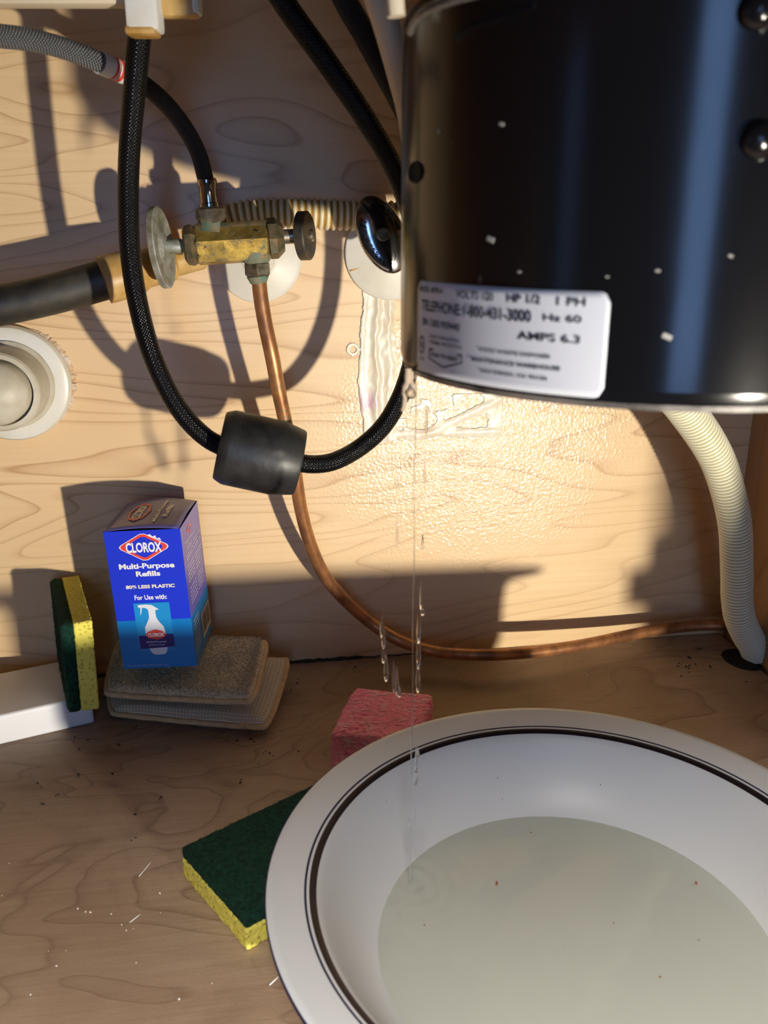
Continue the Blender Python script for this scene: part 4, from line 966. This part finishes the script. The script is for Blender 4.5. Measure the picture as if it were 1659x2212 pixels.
# water surface with rings where the drips land
WZ, WR = 0.0192, 0.0922
s1, s2 = G(893, 1905, WZ), G(830, 1935, WZ)
V, Fc = [], []; nr_, nt = 90, 180
def wh(x, y):
    h = 0.0
    for c, a0 in ((s1, 0.0004), (s2, 0.00025)):
        d = math.hypot(x-c.x, y-c.y); h += a0*math.cos(d*2*math.pi/0.0085)*math.exp(-d/0.018)
    return h+0.00012*noise.noise((x*60, y*60, 1))
for i in range(1, nr_+1):
    r = WR*i/nr_
    for q in range(nt):
        a = 2*math.pi*q/nt; x, y = BX+r*math.cos(a), BY+r*math.sin(a); V.append((x, y, WZ+wh(x, y)))
V.append((BX, BY, WZ))
for i in range(nr_-1):
    for q in range(nt): Fc.append((i*nt+q, (i+1)*nt+q, (i+1)*nt+(q+1) % nt, i*nt+(q+1) % nt))
for q in range(nt): Fc.append((len(V)-1, q, (q+1) % nt))
wt_ = tag(mk('water', V, Fc, M_WATER, ang=180, fix=False), 'cloudy rippled water filling the bottom of the bowl', 'water')
# bits floating in the water
V, Fc = [], []; rt = random.Random(5)
for px, py, sz in ((1073, 1908, 2.2), (1504, 1907, 2.0), (985, 1791, 1.2), (1426, 2110, 1.1), (917, 1998, .9), (1147, 1798, .9), (1075, 1680, 1), (1297, 1695, .7), (1085, 1725, .6), (1510, 2030, .7), (1326, 1993, .7)):
    z = WZ if py > 1770 else 0.048; p = G(px, py, z+0.0008)
    g = rbox_geo(frame(p, (rt.uniform(-1, 1), rt.uniform(-1, 1), .1), (0.2, 1, 0.3)), 0.0009*sz, 0.0005*sz, 0.0004, 0)
    k = len(V); V += g[0]; Fc += [tuple(i+k for i in f) for f in g[1]]
tag(mk('food_crumbs', V, Fc, M_PWARN), 'tiny reddish brown specks scattered in the bowl water', 'crumbs', kind='stuff')

# ------------------------------------------------------------------ falling drops
def drop_geo(p, r, l):
    return lathe_geo([(0.0, -l*0.5), (r*0.55, -l*0.46), (r*0.95, -l*0.32), (r, -l*0.15), (r*0.75, l*0.12), (r*0.4, l*0.35), (0.0, l*0.5)], p, (0, 0, 1), 14)
def fall(px, py, pl, r, col):
    """drop on the plumb line of stream col at picture height py"""
    x, y = col; d = ray(px, py); t = (y-CAM.y)/d.y; q = CAM+d*t
    return Vector((x+(q.x-x), y, q.z)), r, pl
SA, SB = (0.068, -0.283), (0.049, -0.285)
drops = [(921, 905, .014, .0007, SA), (917, 1020, .012, .0006, SA), (913, 1170, .008, .0006, SA), (909, 1285, .015, .0007, SA), (904, 1345, .022, .0012, SA), (913, 1322, .004, .0009, SA), (904, 1400, .022, .0012, SA), (903, 1460, .018, .0012, SA), (899, 1640, .016, .0008, SA), (903, 1625, .006, .0007, SA), (898, 1670, .014, .0010, SA), (898, 1765, .010, .0005, SA), (884, 1775, .006, .0006, SA), (891, 1800, .018, .0006, SA),
         (859, 1040, .006, .0005, SB), (858, 1150, .016, .0006, SB), (824, 1345, .016, .0008, SB), (828, 1372, .014, .0010, SB), (828, 1412, .010, .0009, SB), (834, 1440, .016, .0011, SB), (851, 1460, .018, .0008, SB), (858, 1470, .016, .0009, SB), (863, 1494, .006, .0008, SB), (835, 1725, .004, .0004, SB)]
ORD = ('topmost', 'second', 'third', 'fourth', 'fifth', 'sixth', 'seventh', 'eighth', 'ninth', 'tenth', 'eleventh', 'twelfth', 'thirteenth', 'lowest')
drops.sort(key=lambda q: (q[4][0], q[1]))
for px, py, l, r, cl in drops:
    p, r, l = fall(px, py, l, r, cl); V, Fc, UV = drop_geo(Vector((0, 0, 0)), r, l)
    o = mk('water_drop', V, Fc, M_DROP, ang=180); o.location = p
    st_ = [q for q in drops if q[4] is cl]; k = [q[1] for q in st_].index(py); od = 'lowest' if k == len(st_)-1 else ORD[k]
    tag(o, '%s stretched water drop%s in the %s string of falling drops' % (od, '' if od in ('topmost', 'lowest') else ' from the top', 'right' if cl is SA else 'left'), 'water drop', 'drops falling from the disposer')
p = P(889, 850, -0.327)
o = mk('water_drop', *lathe_geo([(0.0, -0.0022), (0.0014, -0.0016), (0.0019, -0.0002), (0.0014, 0.0011), (0.0006, 0.0022), (0, 0.003)], (0, 0, 0), (0, 0, 1), 20)[:2], M_DROP, ang=180); o.location = p
tag(o, 'round drop clinging to the lower left lip of the disposer', 'water drop')
def thread(col, z0, z1, r, label):
    pts = [Vector((col[0]+0.0002*math.sin(k), col[1], z0+(z1-z0)*k/24)) for k in range(25)]
    V, Fc, UV = tube_geo(pts, lambda t, s: r*(1+0.35*noise.noise((s*90, 1, 1))), 8)
    tag(mk('water_thread', V, Fc, M_DROP, fix=False, ang=180), label, 'water')
thread((0.0673, -0.2832), 0.286, WZ, 0.00030, 'thin thread of water falling from the disposer edge into the bowl')

# ------------------------------------------------------------------ dust and specks on the floor
def specks(name, label, n, mat, size, fn, seed):
    rt = random.Random(seed); V, Fc = [], []
    for i in range(n):
        p = fn(rt); s = size*rt.uniform(.5, 1.5)
        g = rbox_geo(frame(p+Vector((0, 0, s*0.3)), (rt.uniform(-1, 1), rt.uniform(-1, 1), rt.uniform(-.2, .2)), (rt.uniform(-1, 1), 1, 0)), s, s*rt.uniform(.4, .9), s*0.5, 0)
        k = len(V); V += g[0]; Fc += [tuple(j+k for j in f) for f in g[1]]
    return tag(mk(name, V, Fc, mat), label, name.replace('_', ' ').split()[-1], kind='stuff')
dk = [(160, 1598), (172, 1618), (85, 1697), (170, 1677), (203, 1693), (122, 1718), (95, 1740), (343, 1729), (243, 1671), (293, 1755), (287, 1816), (257, 1608), (510, 1603), (545, 1604), (570, 1628), (585, 1630), (562, 1657), (647, 1620), (520, 1690), (290, 1571), (190, 1600), (1470, 1460), (1475, 1428), (1482, 1438), (1488, 1450), (1490, 1422), (1500, 1440), (1512, 1400), (1537, 1441), (1612, 1474), (1470, 1432), (1462, 1441), (745, 1440), (763, 1443), (1560, 1415), (630, 1495), (640, 1470)]
it = iter(dk*3)
specks('dark_crumbs', 'dark brown crumbs scattered over the wooden cabinet floor', len(dk)*2, M_GRIME, 0.0011, lambda rt: (lambda q: G(q[0]+rt.gauss(0, 3), q[1]+rt.gauss(0, 3), 0.0))(next(it)), 3)
ltp = [(20, 1865), (83, 1770), (263, 1998), (273, 2010), (288, 2006), (240, 1975), (185, 1970), (195, 1971), (168, 1963), (347, 1972), (345, 1930), (387, 2159), (122, 2087), (105, 2055), (142, 2054), (66, 2149), (294, 2080), (598, 1587), (578, 1598), (600, 1583), (458, 2124), (4, 1935), (64, 1585), (1265, 1454), (1270, 1459), (1545, 1440)]
il = iter(ltp*2)
specks('pale_flecks', 'tiny pale flecks of dust on the wooden cabinet floor', len(ltp), M_PW, 0.0006, lambda rt: G(*next(il), 0.0), 7)
for q, r_, lb_ in (((300, 1893, 326, 1862), 0.00018, 'pale fibre on the floor level with the lying green sponge'), ((582, 2128, 601, 2110), 0.00025, 'thickest pale fibre touching the lower left edge of the bowl'), ((280, 1993, 303, 1975), 0.00015, 'faint pale fibre on the floor among the pale flecks')):
    a, b = G(q[0], q[1], 0.0005), G(q[2], q[3], 0.0012); V, Fc, UV = tube_geo([a, (a+b)/2+Vector((0.0005, 0, 0.0004)), b], r_, 6, 0.002)
    tag(mk('pale_fibre', V, Fc, M_PW, ang=180), lb_, 'fibre', 'loose pale fibres on the floor')
